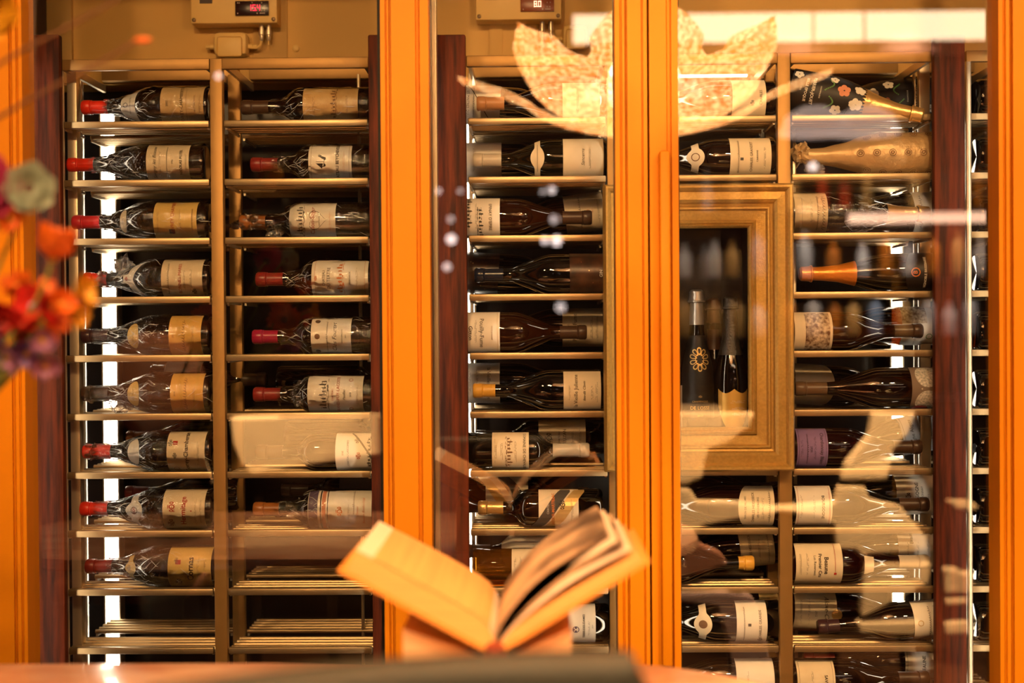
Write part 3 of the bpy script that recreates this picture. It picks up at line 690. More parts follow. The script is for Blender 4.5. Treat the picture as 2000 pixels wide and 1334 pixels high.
# --- second rack
bo = dict(kind='bordeaux', group=GB_)
bottle('wrapped square-shouldered bottle with golden aged label, top shelf of second rack', 0, 473, 766, 74, cap='brown', capz=.82, wrap=11, film=(.80, ()), labels=[(597, 703, 'aged', dict(t=[(.2, '~lines', 1.2, 'b'), (.55, '~castle', 10, 'b'), (.8, '~lines', 1, 'b')]))], **bo)
bottle('wrapped bottle with sailing ship label, second shelf of second rack', 1, 492, 780, 75, cap='maroon', capz=.82, wrap=12, film=(.86, [(.80, (.015, .016, .025), (0, -.002))]), labels=[(608, 691, 'white', dict(shape=OCT, t=[(.0, '~frame', 1, 'b'), (.34, '~ship', 15, 'k'), (.68, 'CHATEAU BEYCHEVELLE', 7, 'k', 'b'), (.82, '~lines', 1, 'p')]))], **bo)
bottle('wrapped bottle with heart label and rust capsule, third shelf of second rack', 2, 470, 764, 75, cap='rust', capz=.83, wrap=13, film=(.90, [(.93, (.016, .017, .03), (0, -.002)), (.76, (.02, .018, .02), (-.02, -.004))]), labels=[(570, 660, 'white', dict(t=[(.24, '~castle', 12, 's'), (.60, '~heart', 24, 's'), (.52, 'Calon-Segur', 10, 'r'), (.66, 'SAINT-ESTEPHE', 3, 's'), (.88, '~lines', .9, 'p')]))], **bo)
bottle('wrapped bottle with cream octagonal label, fourth shelf of second rack', 3, 502, 790, 76, cap='maroon', capz=.82, wrap=14, film=(.80, ()), labels=[(614, 723, 'white', dict(shape=OCT, t=[(.0, '~frame', 1, 'o'), (.08, '~crest', 4, 'o'), (.22, 'CHATEAU', 6, 's'), (.31, 'DU TERTRE', 7.5, 's'), (.50, '~castle', 11, 'o'), (.68, 'MARGAUX', 4.5, 's'), (.80, '~lines', 1, 'b')]))], **bo)
bottle('wrapped bottle with three brown medallions and magenta capsule, fifth shelf of second rack', 4, 495, 784, 76, cap='magenta', capz=.83, wrap=15, film=(.82, ()), labels=[(613, 690, 'white', dict(t=[(.16, '~disc', 6.5, 'b', '', 0), (.16, '~disc', 6.5, 's', '', .64), (.16, '~disc', 6.5, 's', '', -.64), (.40, '~script', 7, 's'), (.60, 'Clos Fourtet', 10, 'k', 'i'), (.78, 'SAINT-EMILION', 3.4, 'k'), (.87, '2007', 3, 'k')]))], **bo)
bottle('wrapped bottle with engraved mansion label, sixth shelf of second rack', 5, 497, 786, 76, cap='maroon', capz=.82, wrap=16, film=(.84, [(.68, (.026, .02, .022), (0, -.012))]), labels=[(606, 713, 'white', dict(t=[(.28, '~castle', 15, 's'), (.46, 'CHATEAU', 4.5, 'r'), (.56, 'GRAND-PUY-LACOSTE', 7, 'r'), (.67, 'Pauillac', 6, 'k', 'i'), (.78, '2018', 4, 'k'), (.78, '~ring', 5, 'r', '', .6), (.78, '~ring', 5, 'r', '', -.6), (.90, '~lines', .9, 'b')]))], **bo)
bottle('bottle with white brush-drawing label at its foot, seventh shelf of second rack', 6, 502, 788, 76, cap='brown', capz=.82, labels=[(660, 742, 'white', dict(t=[(.18, 'SINE', 4, 'b'), (.30, 'CHATEAU LASCOMBES', 4.5, 's'), (.52, '~crest', 6, 's', '', .5), (.55, '~crest', 6, 'r', '', -.1), (.78, '~slash', 5, 's'), (.78, '~castle', 7, 's')]))], **bo)
bottle('wrapped bottle with purple and pink banded white label, eighth shelf of second rack', 7, 497, 788, 77, cap='rust', capz=.83, wrap=18, film=(.86, [(.70, (.018, .015, .03), (0, -.01))]), labels=[(607, 730, 'white', dict(t=[(.08, '~band', 22, 'v'), (.20, '~band', 3, 'k'), (.25, '~band', 9, 'p'), (.31, '~band', 2, 'k'), (.50, '~crest', 8, 'o'), (.64, '~lines', 1, 'b'), (.78, 'Chateau', 5, 'o', 'i'), (.88, 'Mouton Rothschild', 6, 'o', 'i'), (.72, '~script', 7, 'b', '', .5)]))], **bo)
bottle('dark square-shouldered bottle stacked at the back, eighth shelf of second rack', 7, 552, 800, 75, cap='brown', Y=.205, dz=.030, labels=[(668, 750, 'grey', {})], **bo)
bottle('dark square-shouldered bottle stacked at the back, seventh shelf of second rack', 6, 800, 560, 75, cap='brown', Y=.205, dz=.022, **bo)
bottle('dark bottle lying at the back of the sixth shelf, second rack', 5, 800, 545, 75, cap='brown', Y=.205, dz=.022, **bo)
bottle('dark bottle with cream label at the back of the third shelf, second rack', 2, 800, 560, 75, cap='brown', Y=.205, dz=.01, labels=[(578, 606, 'cream', {})], **bo)
# --- middle pane
c = dict(group=GC)
bottle('bottle with tan capsule in front of a tilted white label, top shelf of middle rack', 0, 932, 1184, 80, cap='tan', capz=.79, glass=G_RED, labels=[(1098, 1170, 'cream', dict(t=[(.4, '~lines', 1, 'k')]))], **c)
bottle('bottle lying behind with tilted white label, top shelf of middle rack', 0, 1160, 890, 82, cap='brown', Y=.168, dz=.016, tilt=3, labels=[(905, 978, 'white', dict(t=[(.55, '~slash', 2, 'k'), (.7, '~script', 7, 's'), (.86, 'LES MAITRES DU', 6, 'k')]))], **c)
bottle('bottle with pale cream capsule and arched collar label, second shelf of middle rack', 1, 925, 1184, 84, cap='pale', capz=.79, glass=G_GREEN, labels=[(1099, 1177, 'cream', dict(t=[(.50, 'Sancerre', 8, 's', 'i'), (.66, '~lines', 1, 's'), (.90, '~block', 2, 'k', '', -.7)])), NK(1036, 1063, 'cream', BADGE, 76, [(.5, '~script', 4, 's')])], **c)
bottle('bottle with plain white label lying behind, second shelf of middle rack', 1, 1170, 890, 84, cap='brown', Y=.168, dz=.008, labels=[(905, 980, 'white', dict(t=[(.7, '~lines', 1, 's')]))], **c)
bottle('amber bottle with ink landscape label and embossed shoulder, third shelf of middle rack', 2, 1155, 900, 82, cap='brown', capz=.78, glass=G_AMBER, labels=[(904, 977, 'white', dict(t=[(.26, "EPINAY D'EPIRE", 7, 'k'), (.50, '~castle', 9, 's', '', .3), (.8, '~castle', 10, 's', '', -.2), (.62, '~lines', 1, 's')]))], **c)
bottle('bottle with tilted cream label lying behind, third shelf of middle rack', 2, 930, 1205, 82, cap='brown', Y=.168, dz=.03, tilt=-7, glass=G_AMBER, labels=[(1102, 1178, 'cream', dict(t=[(.38, '~script', 10, 's'), (.58, '~disc', 4, 'p'), (.70, '2021', 4, 'p'), (.85, '~lines', 1, 's')]))], **c)
bottle('dark bottle with navy capsule and bronze speckled foot, fourth shelf of middle rack', 3, 928, 1190, 86, cap='navy', capz=.79, glass=G_BLACK, labels=[(1112, 1186, 'bronze', dict(t=[(.5, '~disc', 1.2, 'g', '', .1), (.3, '~disc', .8, 'p', '', .4), (.6, '~disc', .8, 'p', '', -.3), (.82, 'GIN', 7, 'w'), (.93, '~lines', 1, 'w')]))], **c)
bottle('dark bottle with gold speckled foot lying behind, fourth shelf of middle rack', 3, 1165, 895, 88, cap='navy', Y=.168, glass=G_BLACK, dz=.012, tilt=4, labels=[(905, 975, 'bronze', dict(t=[(.3+.06*k, '~disc', .9, 'g', '', math.sin(k*2.3)*.8) for k in range(10)]+[(.62, 'GIN', 8, 'w')]))], **c)
bottle('amber bottle with round embossed shoulder and white label, fifth shelf of middle rack', 4, 1145, 900, 86, cap='brown', capz=.79, glass=G_AMBER, labels=[(900, 977, 'white', dict(t=[(.0, '~frame', 1, 'g'), (.2, 'CLOS JOANNE', 3.6, 'b'), (.46, 'Pouilly-Fume', 10, 'k'), (.60, '~lines', 1, 's'), (.74, 'Gitton', 9, 'k', 'b'), (.88, '~lines', 1, 's')]))], **c)
bottle('amber bottle with tall cream label lying behind, fifth shelf of middle rack', 4, 925, 1200, 82, cap='brown', Y=.168, dz=.014, glass=G_AMBER, labels=[(1098, 1176, 'cream', dict(t=[(.15, 'CLOS', 5, 'b'), (.32, 'Pouilly-Fume', 10, 'k'), (.55, 'G', 9, 'k'), (.72, '~lines', 1.2, 's'), (.85, '~lines', 1.2, 's')]))], **c)
bottle('near-black bottle with honey wax capsule, sixth shelf of middle rack', 5, 925, 1184, 86, cap='wax', capz=.835, glass=G_BLACK, labels=[(1100, 1172, 'cream', dict(half=64, t=[(.16, '~lines', .8, 's'), (.34, 'la Vieille Julienne', 9, 'k'), (.56, 'lieu-dit Clavin', 6, 'k', 'i'), (.76, '~lines', 1.1, 's'), (.88, '~lines', 1.1, 's')]))], **c)
bottle('dark bottle with white label showing past the wax capsule, sixth shelf of middle rack', 5, 1170, 890, 86, cap='brown', Y=.168, dz=.014, glass=G_BLACK, labels=[(905, 977, 'white', dict(t=[(.3, 'la Vieille Julienne', 9, 'k'), (.6, '~lines', 1.1, 's'), (.8, '~lines', 1.1, 's')]))], **c)
bottle('square-shouldered bottle with embossed crest and pearl capsule, seventh shelf of middle rack', 6, 1150, 880, 76, kind='bordeaux', cap='clear', capz=.74, glass=G_BLACK, labels=[(962, 1033, 'cream', dict(t=[(.13, 'DOMAINE DE CHEVALIER', 6.5, 'k'), (.36, '~lines', 1, 'b'), (.52, '~castle', 11, 'b'), (.74, '~lines', 1.2, 'b'), (.9, '~lines', 1, 'b')]))], **c)
bottle('bottle with broad cream label lying behind the pearl capsule, seventh shelf of middle rack', 6, 930, 1200, 76, kind='bordeaux', cap='brown', Y=.168, dz=.024, labels=[(1052, 1143, 'cream', dict(t=[(.22, '~crest', 9, 'k'), (.44, 'CHATEAU', 5, 'k'), (.56, "D'EUZAN", 7.5, 'k'), (.72, '~lines', 1.1, 's'), (.88, '~lines', 1, 's')]))], **c)
bottle('bottle with gold capsule and black-gold sash label, eighth shelf of middle rack', 7, 935, 1176, 78, kind='bordeaux', cap='gold', capz=.80, glass=G_BLACK, labels=[(1052, 1129, 'cream', dict(half=78, t=[(.30, '~slash-', 30, 's'), (.66, '~slash-', 30, 'g'), (.24, 'CHATEAU', 5, 'w', '', .1), (.37, 'LATOUR-MARTILLAC', 6.5, 'o', 'b'), (.60, '~crest', 8, 'k', '', .2), (.84, '~lines', 1.1, 's')]))], **c)
bottle('bottle lying behind with a dark sash label, eighth shelf of middle rack', 7, 1150, 880, 78, kind='bordeaux', cap='brown', Y=.168, dz=.018, labels=[(950, 1032, 'cream', dict(t=[(.22, '~slash', 34, 's'), (.2, 'LATOUR', 7, 'w', 'b'), (.70, '~slash', 26, 'g')]))], **c)
bottle('clear bottle of straw coloured wine lying foot outwards, ninth shelf of middle rack', 8, 1190, 925, 74, kind='bordeaux', cap='gold', glass=G_YEL, labels=[(1000, 1064, 'cream', dict(t=[(.2, 'G', 9, 'k'), (.42, 'SECOND', 8, 'k'), (.6, 'du', 3, 'k'), (.72, '~lines', 1.1, 's'), (.9, '~lines', 1, 's')]))], **c)
bottle('bottle with white label lying behind the straw coloured one, ninth shelf of middle rack', 8, 905, 1160, 76, kind='bordeaux', cap='brown', Y=.168, dz=.018, labels=[(980, 1070, 'white', dict(t=[(.3, 'TERRES', 6, 'k')]))], **c)
bottle('bottle with white label and round violet emblem, tenth shelf of middle rack', 9, 940, 1190, 80, cap='navy', glass=G_BLACK, labels=[(1103, 1162, 'white', dict(t=[(.35, '~ring', 8, 'v', '', -.1), (.35, '~disc', 2.4, 'v', '', -.16), (.35, '~disc', 2.4, 'v', '', -.04), (.28, '~disc', 2.4, 'v', '', -.1), (.62, 'TERRE-DES-DAMES', 5, 'k', 'b'), (.78, '~lines', 1, 's'), (.9, '2019', 3, 's')]))], **c)
bottle('dark bottle lying at the back, tenth shelf of middle rack', 9, 1170, 900, 80, cap='brown', Y=.168, dz=.01, **c)
bottle('near-black bottle lying on the lowest visible shelf of middle rack', 10, 935, 1185, 82, cap='brown', labels=[(1100, 1170, 'cream', {})], **c)
# --- rack behind the gilt frame
d = dict(group=GD)
bottle('bottle with cream label behind the chandelier image, top shelf beside the orange handle door', 0, 1235, 1512, 82, cap='brown', labels=[(1425, 1490, 'cream', dict(t=[(.6, '~crest', 5, 's', '', -.2), (.85, 'CHARLES', 6, 'k')]))], **d)
bottle('bottle with round collar label on the shelf just above the gilt frame', 1, 1245, 1512, 82, cap='brown', labels=[(1421, 1500, 'cream', dict(t=[(.20, '~script', 7, 's'), (.28, '~block', 6, 's', '', -.1), (.52, 'CHARLES GRANDET', 6, 'k'), (.66, 'CAIRANNE', 4, 'k'), (.84, '~lines', 1, 'k')])), NK(1338, 1372, 'cream', BADGE, 76, [(.5, '~ring', 10, 'b')])], **d)
bottle('bottle with slanted cream label just below the gilt frame', 7, 1240, 1524, 84, cap='brown', glass=G_ROSE, labels=[(1436, 1506, 'cream', dict(half=76, shape=WAVE, t=[(.20, 'BARON DE VILLARS', 4.5, 'k'), (.42, 'CHARLES HEIDSIECK', 6, 'k'), (.55, 'LES VIGNERONS', 5, 'k'), (.68, '~lines', 1.1, 's'), (.86, '~script', 8, 's')]))], **d)
bottle('dark bottle with yellow wax capsule under the gilt frame', 8, 1471, 1215, 84, cap='wax', capz=.885, glass=G_BLACK, dz=.0, **d)
bottle('bottle with tilted yellowish label behind the yellow wax capsule, under the gilt frame', 8, 1255, 1530, 84, cap='brown', Y=.168, dz=.03, tilt=-6, glass=G_ROSE, labels=[(1440, 1506, 'tan', dict(t=[(.3, 'CHARLES HEIDSIECK', 6, 'k'), (.55, '~lines', 1.1, 's'), (.82, '~script', 8, 's')]))], **d)
bottle('bottle with pale label and round gold collar, tenth shelf right of the handle door', 9, 1235, 1524, 86, cap='brown', glass=G_BLACK, labels=[(1433, 1492, 'white', dict(t=[(.25, '~script', 7, 's'), (.42, '~block', 6, 's'), (.78, 'CHARLES GRANDE', 6, 'k'), (.8, '~crest', 6, 's', '', -.6)])), NK(1352, 1386, 'cream', BADGE, 76, [(.5, '~disc', 10, 'b')])], **d)
bottle('bottle with olive gold label lying behind, tenth shelf right of the handle door', 9, 1260, 1540, 84, cap='brown', Y=.168, dz=.008, labels=[(1478, 1515, 'olive', dict(t=[(.5, 'PRINCE DES MARCHES', 5, 'k')]))], **d)
bottle('bottle with white label on the lowest visible shelf right of the handle door', 10, 1240, 1524, 86, cap='brown', glass=G_BLACK, labels=[(1433, 1506, 'white', dict(t=[(.3, '~lines', 1, 'k')]))], **d)
bottle('dark bottle at the back just below the gilt frame', 7, 1520, 1270, 84, cap='brown', Y=.168, dz=.026, glass=G_ROSE, **d)
# --- rightmost rack
e = dict(group=GE)
bl = [(.12, '~bloom', 17, 'w', '', .20), (.30, '~bloom', 16, 'p', '', -.22), (.10, '~bloom', 14, 'w', '', -.45), (.47, '~stem', 22, 'n', '', .28), (.36, '~bloom', 14, 'w', '', .50), (.45, '~bloom', 11, 'w', '', -.55), (.92, '~bloom', 12, 'w', '', -.5), (.22, '~disc', 3, 'k', '', .2), (.50, '~stem', 22, 'n', '', -.3)]
bottle('black floral bottle with gold neck hanging over the rail, top shelf of rightmost rack', 0, 1800, 1520, 88, kind='champagne', cap='gold', capz=.56, glass=G_BLACK, tilt=14, dz=.030, yaw=-13, Y=.075, labels=[(1545, 1690, 'black', dict(t=bl+[(.60, 'CHAMPAGNE', 3.4, 'w'), (.70, 'PERRIER-JOUET', 7, 'w', 'b'), (.79, 'BELLE EPOQUE', 6, 'w', 'b'), (.86, '2014', 3, 'w')]))], **e)
bottle('black floral bottle lying foot to the right behind the first, top shelf of rightmost rack', 0, 1555, 1836, 86, kind='champagne', cap='gold', capz=.56, glass=G_BLACK, Y=.225, dz=.030, tilt=-3, labels=[(1678, 1818, 'black', dict(t=bl+[(.60, 'CHAMPAGNE', 3.4, 'w'), (.72, 'PERRIER-JOUET', 7.5, 'w', 'b'), (.81, 'BELLE EPOQUE', 6.5, 'w', 'b'), (.88, '2014', 3, 'w')]))], **e)
M_FOILP = mat('crinkled_gold_paper', (.66, .45, .22), .42, metal=.35, bump=1.0, bscale=38, var=.15, scale=22)
CAPS['wrapper'] = M_FOILP
wb = bottle('bottle wrapped in crinkled gold paper with ringed monograms, second shelf of rightmost rack', 1, 1552, 1830, 90, kind='champagne', cap=None, glass=M_FOILP, film=None, **e)
for ch in wb.children:
    me = ch.data
    for v in me.vertices:
        n = noise.noise(v.co*45)*.0035+noise.noise(v.co*110)*.0016; q = Vector((v.co.x, v.co.y, 0)); q = q.normalized() if q.length > 1e-5 else q; v.co += q*(.0025+n*1.2)
pf = profile('champagne', .34, .0545)
for i in range(3):
    for j in range(5):
        m_ = MB(); disc(m_, pf, (-.9+.9*i), .03+.036*j+(.018 if i == 1 else 0), .0085, .0085, 18, .84, .0032); disc(m_, pf, (-.9+.9*i), .03+.036*j+(.018 if i == 1 else 0), .004, .005, 10, .55, .0032)
        m_.obj('monogram', INK['b'], wb, False)
crumple((.005, -.004, .325), (.022, .022, .02), 4, wb, 'twisted_paper').data.materials[0] = M_FOILP
crumple((-.03, -.012, .295), (.016, .010, .020), 9, wb, 'loose_film')
bottle('champagne bottle with cream label and gold foil neck pointing right, third shelf of rightmost rack', 2, 1815, 1532, 88, kind='champagne', cap='gold', capz=.70, glass=G_BLACK, wrap=21, film=(.62, ()), labels=[(1545, 1608, 'cream', dict(t=[(.12, '~script', 12, 's'), (.5, '~lines', 1, 's'), (.78, '~rule', 1, 's'), (.3, '~script', 8, 's')]))], **e)
bottle('champagne bottle with white label behind the gold foil neck, third shelf of rightmost rack', 2, 1560, 1846, 88, kind='champagne', cap='gold', Y=.168, dz=.014, glass=G_BLACK, tilt=-3, labels=[(1776, 1835, 'white', dict(t=[(.2, '~script', 11, 's'), (.6, '~lines', 1, 's')]))], **e)
bottle('champagne bottle with orange foil neck and copper monogram label, fourth shelf of rightmost rack', 3, 1562, 1842, 82, kind='champagne', cap='orange', capz=.62, glass=G_GREEN, labels=[(1758, 1833, 'black', dict(shape=WAVE, t=[(.26, '~ring', 11, 'o'), (.26, 'B', 10, 'o', 'b'), (.52, 'VIGNOBLE BRISEBARRE', 5.5, 'w', 'b'), (.75, '~lines', 1.2, 'o'), (.93, 'BRUT', 4, 'w')]))], **e)
bottle('bottle with sepia engraving label at its foot, fifth shelf of rightmost rack', 4, 1800, 1538, 82, cap='brown', glass=G_AMBER, labels=[(1545, 1618, 'cream', dict(half=74)), (1566, 1613, 'sepia', dict(half=66, name='label_picture'))], **e)
bottle('bottle with green ringed white label and sepia picture, fifth shelf of rightmost rack', 4, 1555, 1850, 82, cap='brown', glass=G_AMBER, Y=.168, dz=.012, labels=[(1752, 1840, 'white', dict(t=[(.6, '~ring', 8, 'n', '', -.4), (.7, '~script', 8, 'v', '', .4), (.3, '~lines', 1, 's', '', -.4)])), (1752, 1800, 'sepia', dict(half=34, ca=42, name='label_picture'))], **e)
bottle('dark bottle with bronze capsule between two cream corners, sixth shelf of rightmost rack', 5, 1553, 1842, 86, cap='bronze', capz=.79, glass=G_RED, labels=[(1770, 1834, 'grey', dict(t=[(.3, '~bloom', 2, 'w')])), (1778, 1824, 'flower', dict(half=36, ca=40, shape=TEAR, name='label_picture')), (1778, 1826, 'flower', dict(half=34, ca=-38, shape=TEAR, name='label_picture')), (1774, 1806, 'pink', dict(half=14, ca=-66, shape=TEAR, name='label_picture'))], **e)
bottle('dark bottle with cream label half hidden by bronze capsule, sixth shelf of rightmost rack', 5, 1800, 1528, 86, cap='brown', Y=.168, dz=.010, glass=G_BLACK, tilt=4, labels=[(1545, 1622, 'cream', dict(shape=WAVE))], **e)
bottle('maroon bottle with violet label, seventh shelf of rightmost rack', 6, 1798, 1538, 82, cap='brown', capz=.79, glass=G_ROSE, labels=[(1550, 1609, 'violet', dict(half=74, t=[(.0, '~frame', 1, 'k'), (.20, 'Chardonnay Blanc', 8, 'k'), (.42, '~lines', 1, 'k'), (.55, '2020', 5, 'k'), (.66, '~script', 7, 'k'), (.85, '~lines', 1, 'k')]))], **e)
bottle('bottle with pale blue paper label tilted behind a dark capsule, seventh shelf of rightmost rack', 6, 1600, 1852, 82, cap='dark', Y=.20, dz=.034, tilt=-10, glass=G_RED, labels=[(1752, 1826, 'blue', dict(t=[(.0, '~frame', 1, 's'), (.28, 'Bourgogne Aligote', 9, 'k'), (.46, '~lines', 1, 's'), (.58, '~script', 8, 's'), (.75, 'AUBERTIE', 4.5, 's'), (.9, '~lines', 1, 's')]))], **e)
bottle('bottle with red bordered white label, eighth shelf of rightmost rack', 7, 1812, 1538, 84, cap='brown', glass=G_BLACK, labels=[(1548, 1617, 'white', dict(half=74, t=[(.0, '~frame', 1, 'r'), (.08, '~rule', 1.5, 'r'), (.26, 'BOURGOGNE', 6.5, 'k', 'b'), (.5, '~lines', 1, 's'), (.85, '~lines', 1, 'b')]))], **e)
bottle('bottle with large white label and gold crest, eighth shelf of rightmost rack', 7, 1560, 1846, 86, cap='pale', glass=G_GREEN, Y=.168, dz=.010, labels=[(1741, 1828, 'white', dict(t=[(.26, '~crest', 7, 'b'), (.46, 'BOURGOGNE', 8, 's', 'b'), (.57, 'CHARDONNAY', 5, 's'), (.70, '2014', 4, 's'), (.88, 'FAMILLE PAQUET', 4, 'b')]))], **e)
bottle('maroon bottle with tall gothic lettered cream label, ninth shelf of rightmost rack', 8, 1812, 1535, 86, cap='pale', glass=G_ROSE, labels=[(1547, 1637, 'cream', dict(half=74, t=[(.16, '~block', 5, 'r', '', .3), (.16, '~script', 5, 'r', '', -.3), (.36, 'Beaune', 10, 'k', 'b'), (.49, 'Premier Cru', 8, 'k', 'b'), (.60, 'Les Reversees', 6, 'k'), (.75, '~lines', 1.1, 's'), (.9, '~lines', 1, 's')])), (1680, 1700, 'cream', dict(half=30, name='neck_label'))], **e)
bottle('bottle with wide white label behind, ninth shelf of rightmost rack', 8, 1570, 1852, 86, cap='pale', capz=.8, glass=G_GREEN, Y=.168, dz=.014, labels=[(1745, 1832, 'white', dict(t=[(.2, '~lines', 1.1, 's'), (.42, '~lines', 1.1, 's'), (.65, '~lines', 1, 's'), (.86, '~lines', 1, 's'), (.3, 'Beaune', 8, 'k', 'b', .5)]))], **e)
bottle('bottle with handwritten label and gold medal seal, tenth shelf of rightmost rack', 9, 1812, 1530, 86, cap='brown', glass=G_ROSE, Y=.168, dz=.006, tilt=3, labels=[(1545, 1626, 'cream', dict(t=[(.25, 'Aloxe-Corton', 11, 'k', 'i'), (.5, '2012', 5, 's'), (.66, '~lines', 1, 's'), (.85, '~lines', 1, 's')]))], seal=(.34, .013, 'gold'), **e)
bottle('bottle with stubby black capsule and tilted script label, tenth shelf of rightmost rack', 9, 1597, 1850, 78, cap='dark', capz=.84, glass=G_RED, tilt=-4.5, dz=.012, labels=[(1776, 1836, 'white', dict(t=[(.2, '~ring', 7, 'g'), (.5, '~script', 9, 's'), (.7, '~script', 8, 's')]))], **e)
bottle('bottle with thin bordered cream label, lowest visible shelf of rightmost rack', 10, 1812, 1535, 84, cap='brown', labels=[(1550, 1623, 'cream', dict(half=74, t=[(.0, '~frame', 1, 'k'), (.25, 'SAVIGNY', 7, 'k', 'b'), (.6, '~lines', 1, 's')]))], **e)
bottle('bottle with white framed label, lowest visible shelf of rightmost rack', 10, 1570, 1850, 84, cap='maroon', Y=.168, dz=.018, labels=[(1758, 1832, 'white', dict(t=[(.0, '~frame', 1, 'k'), (.5, 'BEAUNE', 8, 'k', 'b'), (.8, '~lines', 1, 's')]))], **e)
# --- narrow side rack
ORD = ['top', 'second', 'third', 'fourth', 'fifth', 'sixth', 'seventh', 'eighth', 'ninth', 'tenth']
for r in range(10):
    bottle('dark bottle lying foot outwards in the narrow side rack, %s shelf' % ORD[r], r, 2190, 1904, 80, cap='brown', glass=G_BLACK, group='bottles in the narrow side rack')

# ------------------------------------------------------------------ gilt frame with niche and standing champagne
fx0, fx1 = X(1180, -.05), X(1551, -.05); fz1 = at(1365, 359, -.05).z; fz0 = at(1365, 921, -.05).z
fr = empty('picture_frame', ((fx0+fx1)/2, -.01, fz0), None, 'broad gilt picture frame with stepped mouldings hung on the racks', 'picture frame')
FW, FH = fx1-fx0, fz1-fz0
wid = X(1551, -.05)-X(1466, -.05)          # width of the moulding
prof_f = [(0, .0), (0, -.040), (.05, -.052), (.10, -.052), (.14, -.046), (.18, -.034), (.36, -.036), (.42, -.030), (.45, -.022), (.50, -.020), (.53, -.026), (.57, -.026), (.60, -.016), (.82, -.014), (.85, -.022), (.89, -.024), (.92, -.018), (.95, -.020), (.98, -.016), (1.0, -.010), (1.0, .0)]
cn = [(-FW/2, 0), (FW/2, 0), (FW/2, FH), (-FW/2, FH)]
inn = [(-1, -1), (1, -1), (1, 1), (-1, 1)]
for i, nm in enumerate(('lower', 'right', 'upper', 'left')):
    a, b = cn[i], cn[(i+1) % 4]; ia, ib = inn[i], inn[(i+1) % 4]; v = []; n = len(prof_f)
    for (c_, s_) in ((a, ia), (b, ib)):
        for (t, y) in prof_f: v.append((c_[0]-s_[0]*t*wid, y, c_[1]-s_[1]*t*wid))
    f = [(k, (k+1) % n, (k+1) % n+n, k+n) for k in range(n)]+[tuple(range(n)), tuple(reversed(range(n, 2*n)))]
    m_ = MB(); m_.add(v, f); m_.obj('moulding', M_GOLD, fr, False, True)
ox0, ox1, oz0, oz1 = -FW/2+wid, FW/2-wid, wid, FH-wid
M_NICHE = mat('dark_niche_lining', '1d0f08', .35, var=.3, scale=5)
bx('niche_back', (ox0-.02, .15, oz0-.03), (ox1+.02, .16, oz1+.03), M_NICHE, fr)
for s in (ox0-.02, ox1+.012): bx('niche_side', (s, .002, oz0-.03), (s+.008, .15, oz1+.03), M_NICHE, fr)
bx('niche_floor', (ox0-.012, .002, oz0-.03), (ox1+.012, .15, oz0-.022), M_NICHE, fr)
bx('niche_top', (ox0-.012, .002, oz1+.02), (ox1+.012, .15, oz1+.028), M_NICHE, fr)
MB().box((ox0-.012, .003, oz0-.02), (X(1408, 0)-fr.location.x, .006, oz1+.018-.02)).obj('glass_slide', clear_mat('niche_glass', .06, 0, facing=.06), fr, False)
zfl = fz0+oz0-.022
def standing(lbl, px, top, Y, D, cap, capz, labels, roll=0, glass=None, **k):
    p = at(px, 700, Y); zt = at(px, top, Y).z; H = zt-zfl; R = D/2000
    root = empty('champagne_bottle', (p.x, Y, zfl), (0, 0, math.radians(roll)), lbl, 'bottle', 'champagne bottles standing in the gilt frame')
    dress(root, H, R, 'champagne', glass or G_BLACK, cap, capz, labels, 0, None, lambda q: at(px, q, Y).z-zfl)
standing('black champagne bottle with looped gold emblem standing in the gilt frame', 1361, 567, .055, 80, 'silver', .76,
  [(655, 815, 'black', dict(half=80, t=[(.29, '~knot', 27, 'g'), (.74, '~crest', 3, 'g'), (.80, 'CHAMPAGNE', 4.5, 'g'), (.88, 'DE LOSSE', 8, 'g', 'b'), (.97, 'BRUT', 4, 'g')]))], 4)
standing('champagne bottle with gold shield label standing in the gilt frame', 1427, 581, .05, 82, 'blackfoil', .58,
  [(758, 842, 'gold', dict(half=56, shape=SHIELD, t=[(.30, '~lines', 1.3, 'w', '', .3), (.45, '~lines', 1.3, 'w', '', .35), (.58, '~lines', 1.3, 'w', '', .3)]))], 3)
standing('dark champagne bottle standing behind the other two in the gilt frame', 1394, 584, .115, 64, 'brown', .62, [])
standing('champagne bottle with white label mostly hidden behind the orange handle door', 1300, 575, .055, 80, 'brown', .62, [(752, 840, 'white', dict(half=85))])

# ------------------------------------------------------------------ table, chair, book, flowers
TH = .75
M_MARBLE = mat('pink_marble', (.90, .56, .42), .22, scale=5, stretch=(1, 2.5, 1), alt=(.72, .33, .22), bump=0, detail=9, coat=.2)
def rounded(w_, d_, r, n=14):
    pts = []
    for (cx, cy, a0) in ((w_/2-r, d_/2-r, 0), (-w_/2+r, d_/2-r, 90), (-w_/2+r, -d_/2+r, 180), (w_/2-r, -d_/2+r, 270)):
        for k in range(n+1):
            a = math.radians(a0+90*k/n); pts.append((cx+r*math.cos(a), cy+r*math.sin(a)))
    return pts
TX0, TX1, TY0, TY1 = -1.55, .475, -1.62, -.735
tab = empty('table', ((TX0+TX1)/2, (TY0+TY1)/2, 0), None, 'pink marble dining table with rounded ends in front of the cabinet', 'table')
poly = rounded(TX1-TX0, TY1-TY0, .40)
def scaled(p, s): return [(x*(1-s/(TX1-TX0)*2), y*(1-s/(TY1-TY0)*2)) for x, y in p]
mb = MB(); rings = [(.012, TH-.035), (.0, TH-.028), (.0, TH-.008), (.003, TH-.002), (.010, TH)]; n = len(poly)
for s, z in rings: mb.v += [(x, y, z) for x, y in scaled(poly, s)]
for i in range(len(rings)-1):
    for k in range(n): mb.f.append((i*n+k, i*n+(k+1) % n, (i+1)*n+(k+1) % n, (i+1)*n+k)); mb.mi.append(0)
